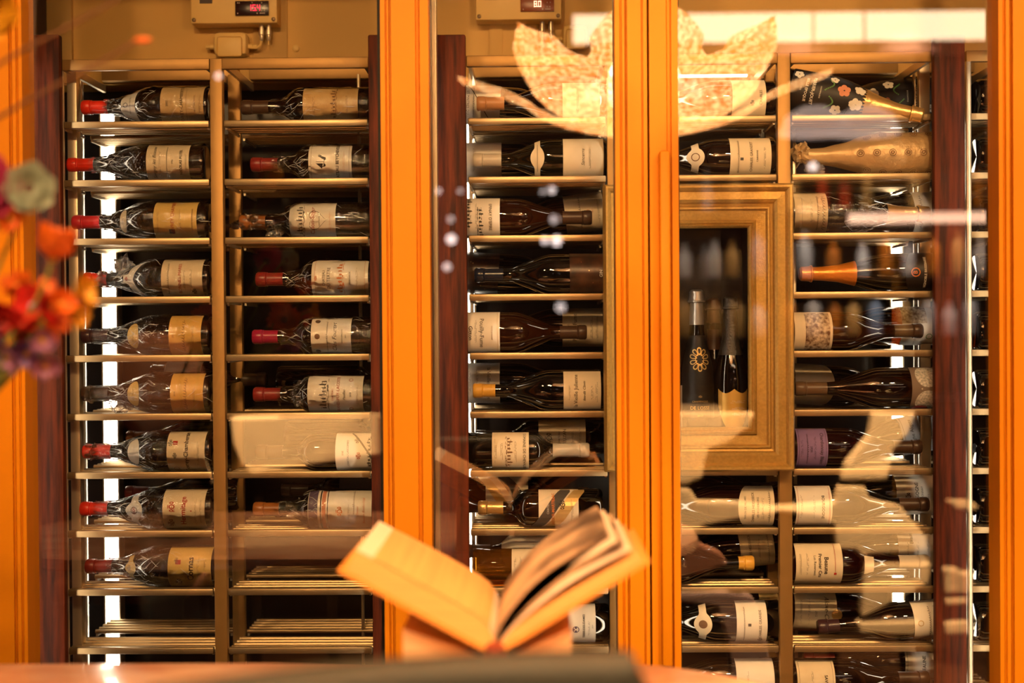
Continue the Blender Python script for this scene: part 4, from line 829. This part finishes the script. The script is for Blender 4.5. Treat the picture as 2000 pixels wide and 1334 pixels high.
mb.f += [tuple(reversed(range(n))), tuple(range((len(rings)-1)*n, len(rings)*n))]; mb.mi += [0, 0]
mb.obj('table_top', M_MARBLE, tab)
M_BRONZE = mat('dark_bronze', '2c1d12', .4, metal=.7)
for sx in (-.55, .55):
    MB().lathe([(.24, 0), (.24, .02), (.07, .05), (.05, .2), (.05, .55), (.16, TH-.036)], 28, mtx=Matrix.Translation((sx, 0, 0))).obj('pedestal', M_BRONZE, tab)

M_LEATHER = mat('slate_green_leather', '2b2a22', .42, bump=.35, bscale=220, var=.12, scale=8)
def chair(name, loc, rz, label, m, backh, top_fn=None, W=.46, cat='chair', group='dining chairs', round_back=False, legm=None):
    root = empty(name, loc, (0, 0, rz), label, cat, group); legm = legm or M_BRONZE
    MB().box((-W/2, -.22, .42), (W/2, .24, .50), .03).obj('seat', m, root)
    if round_back:
        def fn(u, v):
            a = 2*PI*u; return None
        MB().lathe([(0, -.035), (.13, -.035), (.18, -.02), (.195, 0), (.18, .02), (.13, .035), (0, .035)], 40, mtx=Matrix.Translation((0, -.25, backh-.195)) @ Matrix.Rotation(PI/2, 4, 'X')).obj('backrest', m, root)
    else:
        MB().box((-W/2, -.28, .50), (W/2, -.20, backh), .03).obj('backrest', m, root)
    for sx in (-1, 1):
        for sy in (-.18, .20):
            MB().tube([(sx*(W/2-.04), sy, .43), (sx*(W/2-.01), sy*1.15, 0)], .018, 10, taper=lambda t: 1-.35*t).obj('leg', legm, root)
    return root
pr_, pl_ = at(1246, 1268, -DIST+1.50), at(250, 1338, -DIST+1.38)
mid = (pr_+pl_)/2; wc = (pr_-pl_).length; rz = math.atan2(pr_.y-pl_.y, pr_.x-pl_.x)
ch = empty('dining_chair', (mid.x, mid.y, 0), (0, 0, rz), 'slate dark leather chair with its back to us at the near table edge', 'chair', 'dining chairs')
ZC = (pr_.z+.012)
def cb(u, v):
    x = (-.5+u)*wc; y = -.05*(2*u-1)**2; return x, y
mb = MB(); nu = 24
sec = [(-.030, .50), (-.034, ZC-.05), (-.030, ZC-.018), (-.018, ZC-.004), (0, ZC), (.018, ZC-.004), (.030, ZC-.018), (.034, ZC-.05), (.030, .50)]
for i in range(nu+1):
    u = i/nu; x, y = cb(u, 0); drop = .006*(1-u)*2+.05*max(0, (abs(2*u-1)-.93)/.07)**2
    for (sy, z) in sec: mb.v.append((x, y+sy, z-(drop if z > .6 else 0)))
ns = len(sec)
for i in range(nu):
    for k in range(ns-1): mb.f.append((i*ns+k, i*ns+k+1, (i+1)*ns+k+1, (i+1)*ns+k)); mb.mi.append(0)
mb.f += [tuple(range(ns)), tuple(reversed(range(nu*ns, (nu+1)*ns)))]; mb.mi += [0, 0]
mb.obj('backrest', M_LEATHER, ch, True, True)
MB().box((-wc/2+.02, -.02, .42), (wc/2-.02, .36, .51), .03).obj('seat', M_LEATHER, ch)
for sx in (-1, 1):
    for sy in (.02, .32):
        MB().tube([(sx*(wc/2-.06), sy, .43), (sx*(wc/2-.04), sy, 0)], .018, 10, taper=lambda t: 1-.35*t).obj('leg', M_BRONZE, ch)

# open book in its cradle; the spine runs away from the viewer
BD = -DIST+2.02                     # near end of the book
sp = at(967, 1275, BD)
bk = empty('open_book', (sp.x, BD, sp.z), None, 'thick illustrated book lying open in a cradle on the marble table', 'book')
M_COVER = mat('orange_cloth_cover', (.80, .33, .06), .6); M_PAGE = mat('cream_page_edges', (.86, .44, .15), .7, var=.18, scale=2, stretch=(3, 1, 160)); M_LEAF = mat('page_paper', (.88, .70, .56), .7)
M_PIC = mat('printed_picture', (.84, .56, .36), .5, alt=(.10, .06, .04), scale=9, detail=3)
BL = .30; s = 2.02/F                # metres per pixel at the book
def half(pts_out, m_cover, sign):
    pass
ang_l, ang_r, WL, WR, TK = math.radians(29), math.radians(31.5), 340*s, 345*s, 46*s
def slab(ang, sign, w0, w1, t0, t1, y0, y1, bow=0, seg=14):
    """a sheaf of the book: from the spine outwards along the cover, between two heights above the cover"""
    ux, uz = sign*math.cos(ang), math.sin(ang); nx, nz = -sign*math.sin(ang), math.cos(ang)
    def P(t, h, y):
        w_ = w0+(w1-w0)*t; hh = h*(1-(1-min(1, t*5))**2*.65)+bow*math.sin(PI*t)*(h/max(1e-6, t1)); return (ux*w_+nx*hh, y, uz*w_+nz*hh)
    v = []; f = []
    for i in range(seg+1):
        t = i/seg; v += [P(t, t0, y0), P(t, t1, y0), P(t, t1, y1), P(t, t0, y1)]
    for i in range(seg):
        a, b = 4*i, 4*i+4
        for k in range(4): f.append((a+k, a+(k+1) % 4, b+(k+1) % 4, b+k))
    f += [(0, 1, 2, 3), tuple(4*seg+q for q in (3, 2, 1, 0))]
    mb = MB(); mb.add(v, f); return mb
for ang, sg, W_, nm in ((ang_l, -1, WL, 'cover'), (ang_r, 1, WR, 'cover')):
    slab(ang, sg, 0, W_+.006, -.006, -.001, -.004, BL+.004).obj('cover', M_COVER, bk, True, True)
slab(ang_l, -1, .004, WL-.004, 0, TK, 0, BL, .004).obj('page_block', M_PAGE, bk, True, True)
slab(ang_l, -1, .004, WL-.004, TK, TK+.0012, 0, BL, .0004).obj('page', M_LEAF, bk, True, True)
slab(ang_r, 1, .004, WR-.004, 0, TK*.42, 0, BL, .004).obj('page_block', M_PAGE, bk, True, True)
for k, (da, bow, m) in enumerate(((.055, .016, M_LEAF), (.10, .020, M_PIC), (.145, .024, M_LEAF), (.19, .020, M_PIC))):
    slab(ang_r+da, 1, .004, WR-.008-.004*k, TK*.30, TK*.30+.004+.002*k, .0, BL, bow).obj('page', m, bk, True, True)
MB().lathe([(.016, -.004), (.018, 0), (.018, BL), (.016, BL+.004)], 20, mtx=Matrix.Rotation(-PI/2, 4, 'X')).obj('spine', mat('dark_red_spine', (.30, .05, .02), .5), bk)
st = empty('book_stand', (sp.x, BD+.06, TH), None, 'cream wooden cradle block holding up the open book', 'book stand')
M_STAND = mat('cream_painted_block', (.80, .58, .34), .55, var=.05, scale=5)
zc_ = sp.z-TH-.022
for sg, px in ((-1, 787), (1, 1116)):
    x1 = at(px, 1240, BD+.06).x-sp.x; zt = zc_+.012+abs(x1)*.50
    MB().prism([(sg*.008, 0), (x1, 0), (x1, min(zt, at(px, 1228, BD+.06).z-TH)), (sg*.008, zc_-.004)], lambda x, z: (x, 0, z), lambda x, z: (x, .17, z)).obj('wedge', M_STAND, st, False, True)
bx('base', (at(787, 1240, BD).x-sp.x-.01, -.01, 0), (at(1116, 1240, BD).x-sp.x+.01, .18, .012), M_STAND, st, .003)

# bouquet at the left end of the table
vx, vy = -1.02, -1.17
va = empty('flower_vase', (vx, vy, TH), None, 'dark glass vase holding the bouquet at the left end of the table', 'vase')
MB().lathe([(0, .004), (.05, 0), (.075, .03), (.085, .10), (.065, .19), (.045, .235), (.05, .25), (.044, .25), (.04, .235), (.058, .19), (.075, .10), (.06, .03), (0, .02)], 32).obj('vessel', G_BLACK, va)
M_STEM = mat('green_stem', (.12, .16, .03), .5)
PET = {k: mat(k+'_petals', c, .55, var=.25, scale=30, sub=.1) for k, c in dict(red=(.62, .012, .006), orange=(.70, .12, .005), yellow=(.70, .32, .01), purple=(.16, .06, .26), mauve=(.38, .15, .32), white=(.30, .34, .27), magenta=(.42, .03, .12), leaf=(.16, .20, .04)).items()}
FN = 0
def flower(lbl, p, r, col, aim, npet=16, layers=2, cup=.25, eye='dark', name='gerbera_flower', wid=.5):
    global FN
    p = Vector(p); q = Vector(aim).normalized().to_track_quat('Z', 'Y')
    root = empty(name, p, None, lbl, 'flower', 'flowers of the table bouquet'); root.rotation_mode = 'QUATERNION'; root.rotation_quaternion = q
    mb = MB(); rr = random.Random(FN); FN += 1
    for ly in range(layers):
        R = r*(1-.28*ly); n = max(5, int(npet*(1-.2*ly)))
        for k in range(n):
            a = 2*PI*(k+.5*ly)/n+rr.uniform(-.08, .08); L_ = R*rr.uniform(.86, 1.06); c_ = cup+.28*ly+rr.uniform(-.12, .12)
            wd = 2*PI*R/n*wid*rr.uniform(.9, 1.15)
            def fn(u, v, a=a, L_=L_, c_=c_, wd=wd):
                s_ = .12*r+(L_-.12*r)*v; w_ = wd*math.sin(PI*min(.94, .12+.82*v))**.7*(2*u-1)
                z = c_*L_*(v**1.6)-.10*L_*(2*u-1)**2*-1+.003*ly
                return (s_*math.cos(a)-w_*math.sin(a), s_*math.sin(a)+w_*math.cos(a), z)
            mb.grid(fn, 4, 5)
    mb.obj('petals', PET[col], root)
    MB().lathe([(r*.20, -.004), (r*.22, .004), (r*.15, .010), (0, .012)], 16).obj('flower_eye', {'dark': mat('dark_flower_eye', (.07, .02, .015), .8, bump=1, bscale=300), 'gold': mat('gold_flower_eye', (.6, .3, .03), .8, bump=1, bscale=300), 'violet': mat('violet_flower_eye', (.42, .36, .62), .7)}[eye], root)
    inv = root.rotation_quaternion.to_matrix().to_4x4().inverted() @ Matrix.Translation(-p)
    b = Vector((vx, vy, TH+.20)); nrm = Vector(aim).normalized()
    pts = []
    for i in range(13):
        t = i/12; c1 = p-nrm*.10; c2 = b+Vector(((p.x-b.x)*.25, (p.y-b.y)*.25, .14))
        pts.append(inv @ (p*(1-t)**3+c1*3*t*(1-t)**2+c2*3*t*t*(1-t)+b*t**3))
    MB().tube(pts, .0028, 7).obj('stem', M_STEM, root)
    return root
YF = -1.20
glass = (0, 1, 0)
flower('orange gerbera facing the glass in the red cluster of the bouquet', seen(555, 625, 3.86), .050, 'orange', (.1, 1, .1))
flower('orange gerbera facing the glass at the back of the bouquet', seen(400, 622, 3.80), .046, 'orange', (.25, 1, .25))
A = lambda x, y, Y=YF: at(x, y, Y)
flower('red flower drooping at the left picture edge of the bouquet', A(22, 608), .034, 'red', (-.2, -.6, -.5), 14, 3, .5, 'dark', 'red_flower')
flower('red flower with violet eye near the middle of the bouquet', A(68, 600), .034, 'red', (.1, -1, .15), 12, 2, .35, 'violet', 'red_flower')
flower('red flower low in the bouquet above the purple blooms', A(58, 640), .028, 'red', (.3, -.6, -.7), 12, 3, .6, 'dark', 'red_flower')
flower('small red flower right of the violet-eyed one', A(98, 604, -1.23), .026, 'red', (.7, -.6, .1), 12, 2, .5, 'dark', 'red_flower')
flower('orange-red flower above the red cluster', A(40, 565, -1.18), .026, 'orange', (-.2, -.8, .6), 12, 3, .6, 'gold', 'orange_flower')
flower('tall orange bud standing above the bouquet', A(103, 505, -1.22), .030, 'orange', (.25, -.1, 1), 8, 3, 1.6, 'gold', 'orange_flower', .8)
flower('orange flower at the right of the bouquet', A(117, 598, -1.24), .024, 'orange', (.6, -.6, .3), 10, 2, .6, 'gold', 'orange_flower')
flower('yellow-orange flower reaching out right toward the bottles', A(150, 572, -1.21), .026, 'yellow', (1, -.3, .2), 9, 2, .7, 'gold', 'yellow_flower')
flower('yellow flower just below the one reaching right', A(146, 612, -1.23), .020, 'yellow', (.8, -.4, -.3), 9, 2, .6, 'gold', 'yellow_flower')
flower('purple flower hanging lowest under the red cluster', A(58, 686), .026, 'purple', (-.1, -.7, -.5), 9, 2, .5, 'gold', 'purple_flower')
flower('mauve flower at the lower right of the bouquet', A(88, 708), .022, 'mauve', (.3, -.7, -.6), 8, 2, .5, 'gold', 'mauve_flower')
flower('mauve flower at the lower left picture edge of the bouquet', A(22, 690), .026, 'mauve', (-.3, -.8, -.4), 9, 2, .5, 'gold', 'mauve_flower')
flower('small mauve flower under the red blooms', A(82, 664, -1.22), .019, 'mauve', (.4, -.8, -.2), 8, 2, .5, 'gold', 'mauve_flower')
flower('violet flower at the far left below the red cluster', A(-8, 660), .030, 'purple', (-.3, -.8, -.2), 10, 2, .4, 'gold', 'purple_flower')
flower('pale grey-green scabious with dark centre at the upper left', A(57, 370), .038, 'white', (.35, -1, .1), 18, 3, .30, 'dark', 'scabious_flower', .9)
flower('large magenta bloom cut by the left picture edge', A(-22, 375), .050, 'magenta', (.2, -1, .2), 20, 4, .45, 'dark', 'magenta_bloom', .8)
flower('yellow bloom at the top left corner', A(-12, 20), .040, 'yellow', (.1, -1, -.3), 16, 3, .4, 'gold', 'yellow_flower', .8)
flower('orange flower beside the magenta bloom', A(16, 425), .022, 'orange', (.6, -.7, -.2), 12, 2, .4, 'gold', 'orange_flower')
for k, (a, b, nm) in enumerate((((0, 128), (235, -4), 'upper'), ((0, 232), (272, 78), 'lower'))):
    p0, p1 = A(a[0]-60, a[1]+32, -1.2), A(*b, -1.2); o = Vector((vx, vy, TH+.2))
    tw = empty('dry_twig', o, None, '%s bare brown twig crossing the upper left corner' % nm, 'twig', 'twigs of the table bouquet')
    MB().tube([Vector((0, 0, 0)), Vector((-.02, 0, .25)), p0-o-Vector((.08, 0, .08)), p0-o, p0.lerp(p1, .35)+Vector((0, 0, .003))-o, p0.lerp(p1, .7)-o, p1-o], .0042, 8, taper=lambda t: 1-.45*t).obj('branch', mat('brown_twig', '5a3416', .7), tw)
    if nm == 'lower': MB().lathe([(0, -.010), (.003, -.004), (.0045, .004), (.003, .014), (0, .018)], 10, mtx=Matrix.Translation(p1-o) @ Matrix.Rotation(PI/2, 4, 'Y')).obj('bud', PET['orange'], tw)

# ------------------------------------------------------------------ the room on our side, seen in the panes
# leaf-glass chandelier
cc = seen(1258, 262, 4.3)
chd = empty('leaf_chandelier', cc, None, 'amber leaf-glass chandelier bowl hanging over the table, mirrored in the panes', 'chandelier')
M_LEAFG = bpy.data.materials.new('amber_leaf_glass'); M_LEAFG.use_nodes = True
nt = M_LEAFG.node_tree; nt.nodes.clear(); N = nt.nodes.new; Lk = nt.links.new
o_ = N('ShaderNodeOutputMaterial'); m1 = N('ShaderNodeMixShader'); m2 = N('ShaderNodeMixShader'); tl = N('ShaderNodeBsdfTranslucent'); df = N('ShaderNodeBsdfDiffuse'); gl = N('ShaderNodeBsdfGlossy')
tc = N('ShaderNodeTexCoord'); nz = N('ShaderNodeTexNoise'); nz.inputs['Scale'].default_value = 62; nz.inputs['Detail'].default_value = 5
rp = N('ShaderNodeValToRGB'); rp.color_ramp.elements[0].position = .42; rp.color_ramp.elements[1].position = .60
rp.color_ramp.elements[0].color = (.55, .17, .02, 1); rp.color_ramp.elements[1].color = (1, .66, .30, 1)
bp = N('ShaderNodeBump'); bp.inputs['Strength'].default_value = .9; bp.inputs['Distance'].default_value = .01
Lk(tc.outputs['Object'], nz.inputs[0]); Lk(nz.outputs[0], rp.inputs[0]); Lk(nz.outputs[0], bp.inputs['Height'])
for s_ in (tl, df): Lk(rp.outputs[0], s_.inputs[0]); Lk(bp.outputs[0], s_.inputs['Normal'])
Lk(bp.outputs[0], gl.inputs['Normal']); gl.inputs['Roughness'].default_value = .15
m1.inputs[0].default_value = .35; m2.inputs[0].default_value = .10
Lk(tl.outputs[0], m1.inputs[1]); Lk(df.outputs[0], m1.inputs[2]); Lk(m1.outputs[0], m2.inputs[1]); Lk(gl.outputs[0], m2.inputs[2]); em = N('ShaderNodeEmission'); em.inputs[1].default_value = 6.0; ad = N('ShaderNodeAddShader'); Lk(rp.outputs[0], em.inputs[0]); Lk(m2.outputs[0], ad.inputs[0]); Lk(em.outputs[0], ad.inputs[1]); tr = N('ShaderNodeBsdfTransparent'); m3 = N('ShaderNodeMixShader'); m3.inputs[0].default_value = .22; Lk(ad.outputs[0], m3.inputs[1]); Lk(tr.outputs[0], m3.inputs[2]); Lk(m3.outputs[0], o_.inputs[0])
def leaf(ang, R, h, half, th1, curl, seed):
    """one ribbed glass leaf lying on the bowl, scalloped at its rim and rolled out at the tip"""
    mb = MB(); nu, nv = 34, 40
    def fn(u, v):
        t = 2*u-1; th = th1*v; r = R*math.sin(min(th, PI/2))+curl*max(0, v-.72)**2*12; z = h*(1-math.cos(th))/(1-math.cos(th1))
        edge = math.sin(PI*(.06+.90*v))**.55 if v > .45 else min(1, .55+v*1.0)
        edge *= 1+.05*math.cos(v*46+seed*3)
        if v > .86: edge *= math.sqrt(max(.02, 1-((v-.86)/.14)**2))
        a = ang+t*half*edge
        rib = .007*math.cos(abs(t)*20-v*22)+.012*math.exp(-(t*7)**2)
        return ((r+rib)*math.cos(a), (r+rib)*math.sin(a), z+rib*.3-.02*t*t*v)
    mb.grid(fn, nu, nv); return mb
for k in range(6):
    leaf(2*PI*k/6+PI/2+.06, .40, .33+.02*math.cos(k*2.1), .56, 1.72, .05, k*.7).obj('glass_leaf', M_LEAFG, chd)
for k in range(6):
    leaf(2*PI*(k+.5)/6+PI/2+.06, .455, .20, .34, 1.45, .16, k*.9+3).obj('glass_leaf', M_LEAFG, chd)
M_BULB = mat('chandelier_bulb', (1, .9, .7), .5, emit=(1, .80, .50), estr=45)
lamp('chandelier_light', 'POINT', cc+Vector((0, 0, .16)), 90, (1, .66, .33), .12)
for k in range(6):
    a = 2*PI*k/6; pos = (.16*math.cos(a), .16*math.sin(a), .14)
    b_ = MB().lathe([(0, -.03), (.026, -.022), (.034, 0), (.026, .028), (0, .046)], 16, mtx=Matrix.Translation(pos)).obj('bulb', M_BULB, chd)
MB().lathe([(.02, .05), (.02, .3), (.012, .31), (.012, 3.0-cc.z)], 14).obj('rod', mat('aged_brass', (.55, .33, .12), .35, metal=.9), chd)
MB().lathe([(.07, 2.97-cc.z), (.07, 3.0-cc.z)], 24).obj('ceiling_rose', mat('aged_brass', (.55, .33, .12), .35, metal=.9), chd)
MB().lathe([(0, -.03), (.05, -.025), (.10, .0), (.05, .02)], 24).obj('finial', M_LEAFG, chd)

# luminous ceiling cove over the bar, with its rosy lower edge
c0, c1 = seen(1120, 60, 6.7), seen(2060, 40, 6.7)
cv = empty('light_cove', ((c0.x+c1.x)/2, c0.y, 2.62), None, 'long luminous ceiling cove above the back bar, mirrored in the right pane', 'light')
hw = (c1.x-c0.x)/2; zz0, zz1 = seen(1600, 82, 6.7).z-2.62, seen(1600, 24, 6.7).z-2.62
bx('light_panel', (-hw, -.03, zz0), (hw, 0, zz1), mat('cove_light', (1, .9, .75), .5, emit=(1, .76, .48), estr=7.5), cv)
bx('lower_edge', (-hw, -.04, zz0-.06), (hw, .02, zz0), mat('rosy_plaster', (.80, .40, .28), .6), cv)
bx('upper_edge', (-hw, -.04, zz1), (hw, .02, zz1+.05), M_CEIL, cv)
bx('hanger', (-hw, -.10, zz1), (hw, -.04, 3.0-2.62), M_CEIL, cv)

# back bar: shelves, bottles and glasses, lit by a strip under the upper shelf and added spots
BY = -4.75
def bar_pt(px, py): return seen(px, py, 2*(GLASS_Y+DIST)+(-DIST-BY))
b0, b1 = bar_pt(1315, 640), bar_pt(2080, 640)
bar = empty('back_bar', ((b0.x+b1.x)/2, BY, 0), None, 'lit back bar shelving facing the cabinet, mirrored in the right pane', 'bar shelf')
hb = (b1.x-b0.x)/2
bx('back_panel', (-hb, -.20, 0), (hb, -.17, 2.35), mat('bar_back_panel', '5a3a26', .4, var=.3, scale=3), bar)
zs = [bar_pt(1700, y).z for y in (655, 540, 412)]
M_STRIP = mat('bar_strip_light', (1, .85, .75), .5, emit=(1, .55, .34), estr=6)
for i, z in enumerate(zs):
    bx('shelf', (-hb, -.17, z-.02), (hb, .13, z), mat('bar_shelf_wood', '2a1810', .4), bar)
    if i == 2: bx('strip_light', (-hb+bar_pt(1650, 400).x-b0.x, .08, z-.075), (hb*.98, .12, z-.0205), M_STRIP, bar)
bx('counter', (-hb, -.17, 0), (hb, .35, .95), mat('bar_shelf_wood', '2a1810', .4), bar)
rb = random.Random(11)
for xb_ in (.25, .5, .75):
    lamp('bar_fill_spot', 'SPOT', (b0.x+(b1.x-b0.x)*xb_, BY+1.0, 2.93), 160, (1, .78, .62), .06, (b0.x+(b1.x-b0.x)*xb_, BY, 1.6), 50, .5)  # added spots that brighten the bar bottles
BC = [mat('bar_amber', (.75, .25, .03), .12), mat('bar_red', (.55, .06, .02), .12), mat('bar_clear', (.75, .78, .80), .1), mat('bar_blue', (.30, .42, .60), .12), mat('bar_dark', (.05, .03, .02), .1), mat('bar_white', (.85, .82, .76), .3), mat('bar_gold', (.80, .48, .14), .25)]
BN = ['amber', 'red', 'clear', 'blue', 'dark', 'white', 'gold']
sn = ['lower', 'middle', 'upper']
PXB = []
for i, z in enumerate(zs):
    x = b0.x+.06; k = 0
    while x < b1.x-.05:
        ci = rb.choice([0, 2, 5, 3, 2, 5, 4, 6] if i < 2 else [0, 1, 1, 4, 6, 2]); h = rb.uniform(.20, .29); r = rb.uniform(.032, .045)
        root = empty('liquor_bottle', (x, BY+.03, z), None, '%s liquor bottle on the %s shelf of the mirrored back bar' % (BN[ci], sn[i]), 'bottle', 'liquor bottles of the back bar')
        MB().lathe([(r*.9, 0), (r, .006), (r, h*.6), (r*.8, h*.68), (.013, h*.76), (.012, h)], 18).obj('body', BC[ci], root)
        MB().lathe([(.014, h*.93), (.014, h+.008)], 12).obj('stopper', BC[4], root)
        x += r*2+rb.uniform(.03, .10); k += 1

# round pendant bulbs and dome lamps that show as soft points
def pend(px, py, depth, r, label, strength, col=(1, .82, .76)):
    p = seen(px, py, depth); root = empty('pendant_lamp', p, None, label, 'lamp', 'small pendant lamps of the room')
    MB().lathe([(0, -r), (r*.7, -r*.7), (r, 0), (r*.7, r*.7), (0, r)], 16).obj('globe', mat('pendant_glow_%d' % strength, (1, .9, .8), .5, emit=col, estr=strength), root)
    MB().lathe([(.004, r*.8), (.004, 3.0-p.z)], 6).obj('cord', M_BRONZE, root)
for k, (x, y, r, s_) in enumerate(((856, 373, .016, 5), (899, 373, .014, 4), (1060, 374, .014, 4), (1078, 371, .022, 6), (880, 428, .018, 4), (881, 467, .028, 9), (873, 521, .022, 6), (1064, 470, .020, 8), (1087, 470, .030, 9), (1083, 428, .026, 4), (1095, 600, .028, 5), (1588, 325, .024, 9), (426, 148, .018, 8), (1806, 503, .020, 12), (1829, 503, .026, 12), (1818, 553, .026, 12), (1800, 556, .018, 9), (1715, 507, .034, 7), (1850, 640, .036, 6), (1930, 488, .026, 8))):
    pend(x, y, 7.0+.05*k, r, 'small glowing pendant globe of the room mirrored in the panes', s_)
for k, x in enumerate((1590, 1690)):
    p = seen(x, 262, 6.2)
    root = empty('dome_lamp', p, None, '%s pale dome lamp hanging in front of the back bar' % ('left-hand', 'right-hand')[k], 'lamp', 'dome lamps')
    MB().lathe([(.0, .13), (.06, .125), (.13, .085), (.165, 0), (.158, 0), (.12, .08), (.0, .12)], 28).obj('shade', mat('pale_dome', (.80, .70, .66), .4, emit=(1, .74, .62), estr=1.6), root)
    MB().lathe([(.005, .125), (.005, 3.0-p.z)], 8).obj('cord', M_BRONZE, root)

# pale chairs of the room and the tables between them
M_CREAMUP = mat('cream_upholstery', (.86, .70, .50), .7, var=.05, scale=6)
M_PINKUP = mat('rose_upholstery', (.52, .24, .17), .8, var=.06, scale=8)
p = seen(300, 750, 4.9)
chair('round_back_chair', (p.x, p.y+.25, 0), 0, 'rose upholstered chair with a round back, left of the viewer', M_PINKUP, p.z+.195, round_back=True)
def slabform(name, polys, depth, thick, label, m, cat='armchair', group='pale sculpted armchairs of the room', parts=('backrest', 'seat', 'arm', 'leg', 'stretcher')):
    """bent-wood armchair: outlines cut from thick stock, standing on the floor"""
    allp = [seen(x, y, depth) for pl in polys for x, y in pl]; cx = sum(q.x for q in allp)/len(allp); y0 = allp[0].y
    root = empty(name, (cx, y0, 0), None, label, cat, group)
    for k, pl in enumerate(polys):
        q = [(seen(x, y, depth).x-cx, seen(x, y, depth).z) for x, y in pl]
        mb = MB().prism(q, lambda x, z: (x, 0, z), lambda x, z: (x, -thick, z)); ob = mb.obj(parts[min(k, len(parts)-1)], m, root, False, True)
        bv = ob.modifiers.new('edge', 'BEVEL'); bv.width = .012; bv.segments = 3
    zb = min(q.z for q in allp)
    for sx in (-.12, .12):
        MB().tube([(sx, -thick/2, zb+.02), (sx*1.2, -thick/2, 0)], .02, 10).obj('foot_post', M_BRONZE, root)
    return root
slabform('sculpted_armchair', [[(447, 816), (738, 810), (742, 890), (640, 905), (560, 918), (492, 931), (468, 908), (453, 868)]], 4.6, .10, 'cream armchair with wide rounded back, mirrored in the left pane', M_CREAMUP)
slabform('sculpted_armchair', [[(1290, 806), (1476, 806), (1462, 838), (1420, 868), (1385, 880), (1376, 905), (1372, 934), (1340, 948), (1290, 946)], [(1290, 952), (1348, 956), (1362, 980), (1440, 982), (1522, 992), (1525, 1002), (1440, 1015), (1375, 1028), (1340, 1044), (1290, 1050)]], 4.8, .07, 'cream bentwood armchair with narrow waisted back, mirrored beside the handle', M_CREAMUP)
slabform('sculpted_armchair', [[(1708, 806), (1792, 806), (1776, 850), (1748, 880), (1735, 940), (1645, 940), (1655, 905), (1700, 850)],
   [(1642, 950), (1690, 950), (1700, 975), (1760, 988), (1812, 1052), (1812, 1078), (1700, 1085), (1685, 1092), (1672, 1076), (1634, 1076), (1630, 1030), (1600, 1010), (1520, 1002), (1520, 990), (1632, 982)],
   [(1690, 1102), (1820, 1100), (1815, 1140), (1690, 1206), (1684, 1206)], [(1678, 1216), (1800, 1214), (1790, 1244), (1680, 1240)]], 4.8, .07, 'cream bentwood armchair with cross-shaped back, mirrored right of the frame post', M_CREAMUP)
slabform('box_stand', [[(1852, 978), (1898, 978), (1912, 990), (1912, 998), (1870, 996)], [(1846, 1110), (1874, 1110), (1876, 1160), (1848, 1162)], [(1874, 1118), (1902, 1118), (1902, 1160), (1876, 1162)], [(1848, 1170), (1895, 1168), (1893, 1182), (1850, 1186)], [(1850, 1216), (1895, 1214), (1896, 1240), (1850, 1242)]], 5.2, .05, 'stand of stacked pale boxes mirrored in front of the last walnut upright', M_CREAMUP, 'box stand', None, ('box',))
slabform('draped_chair', [[(1300, 1160), (1420, 1158), (1470, 1165), (1484, 1190), (1500, 1260), (1515, 1340), (1430, 1340), (1420, 1250), (1400, 1190), (1300, 1175)]], 3.9, .06, 'pale mauve draped chair back mirrored low in the right pane', mat('mauve_cloth', (.50, .36, .40), .8), 'chair', None)
slabform('draped_chair', [[(1300, 1060), (1365, 1062), (1410, 1080), (1425, 1104), (1380, 1120), (1330, 1132), (1300, 1134)]], 3.9, .06, 'rosy cushioned chair back mirrored above the mauve one', M_PINKUP, 'chair', None)
# added ceiling spots that brighten the pale chairs in the panes
for (x, y, dd, e_) in ((300, 740, 4.7, 170), (600, 870, 4.6, 2300), (1380, 930, 4.8, 2600), (1700, 1050, 4.8, 2600), (1875, 1100, 5.2, 2600), (1400, 1240, 3.9, 900)):
    q = seen(x, y, dd); lamp('chair_fill_spot', 'SPOT', (q.x+(1.0 if 1300 < x < 1450 else 0), q.y+.75, 2.93), e_, WARM, .05, q, 22, .5)
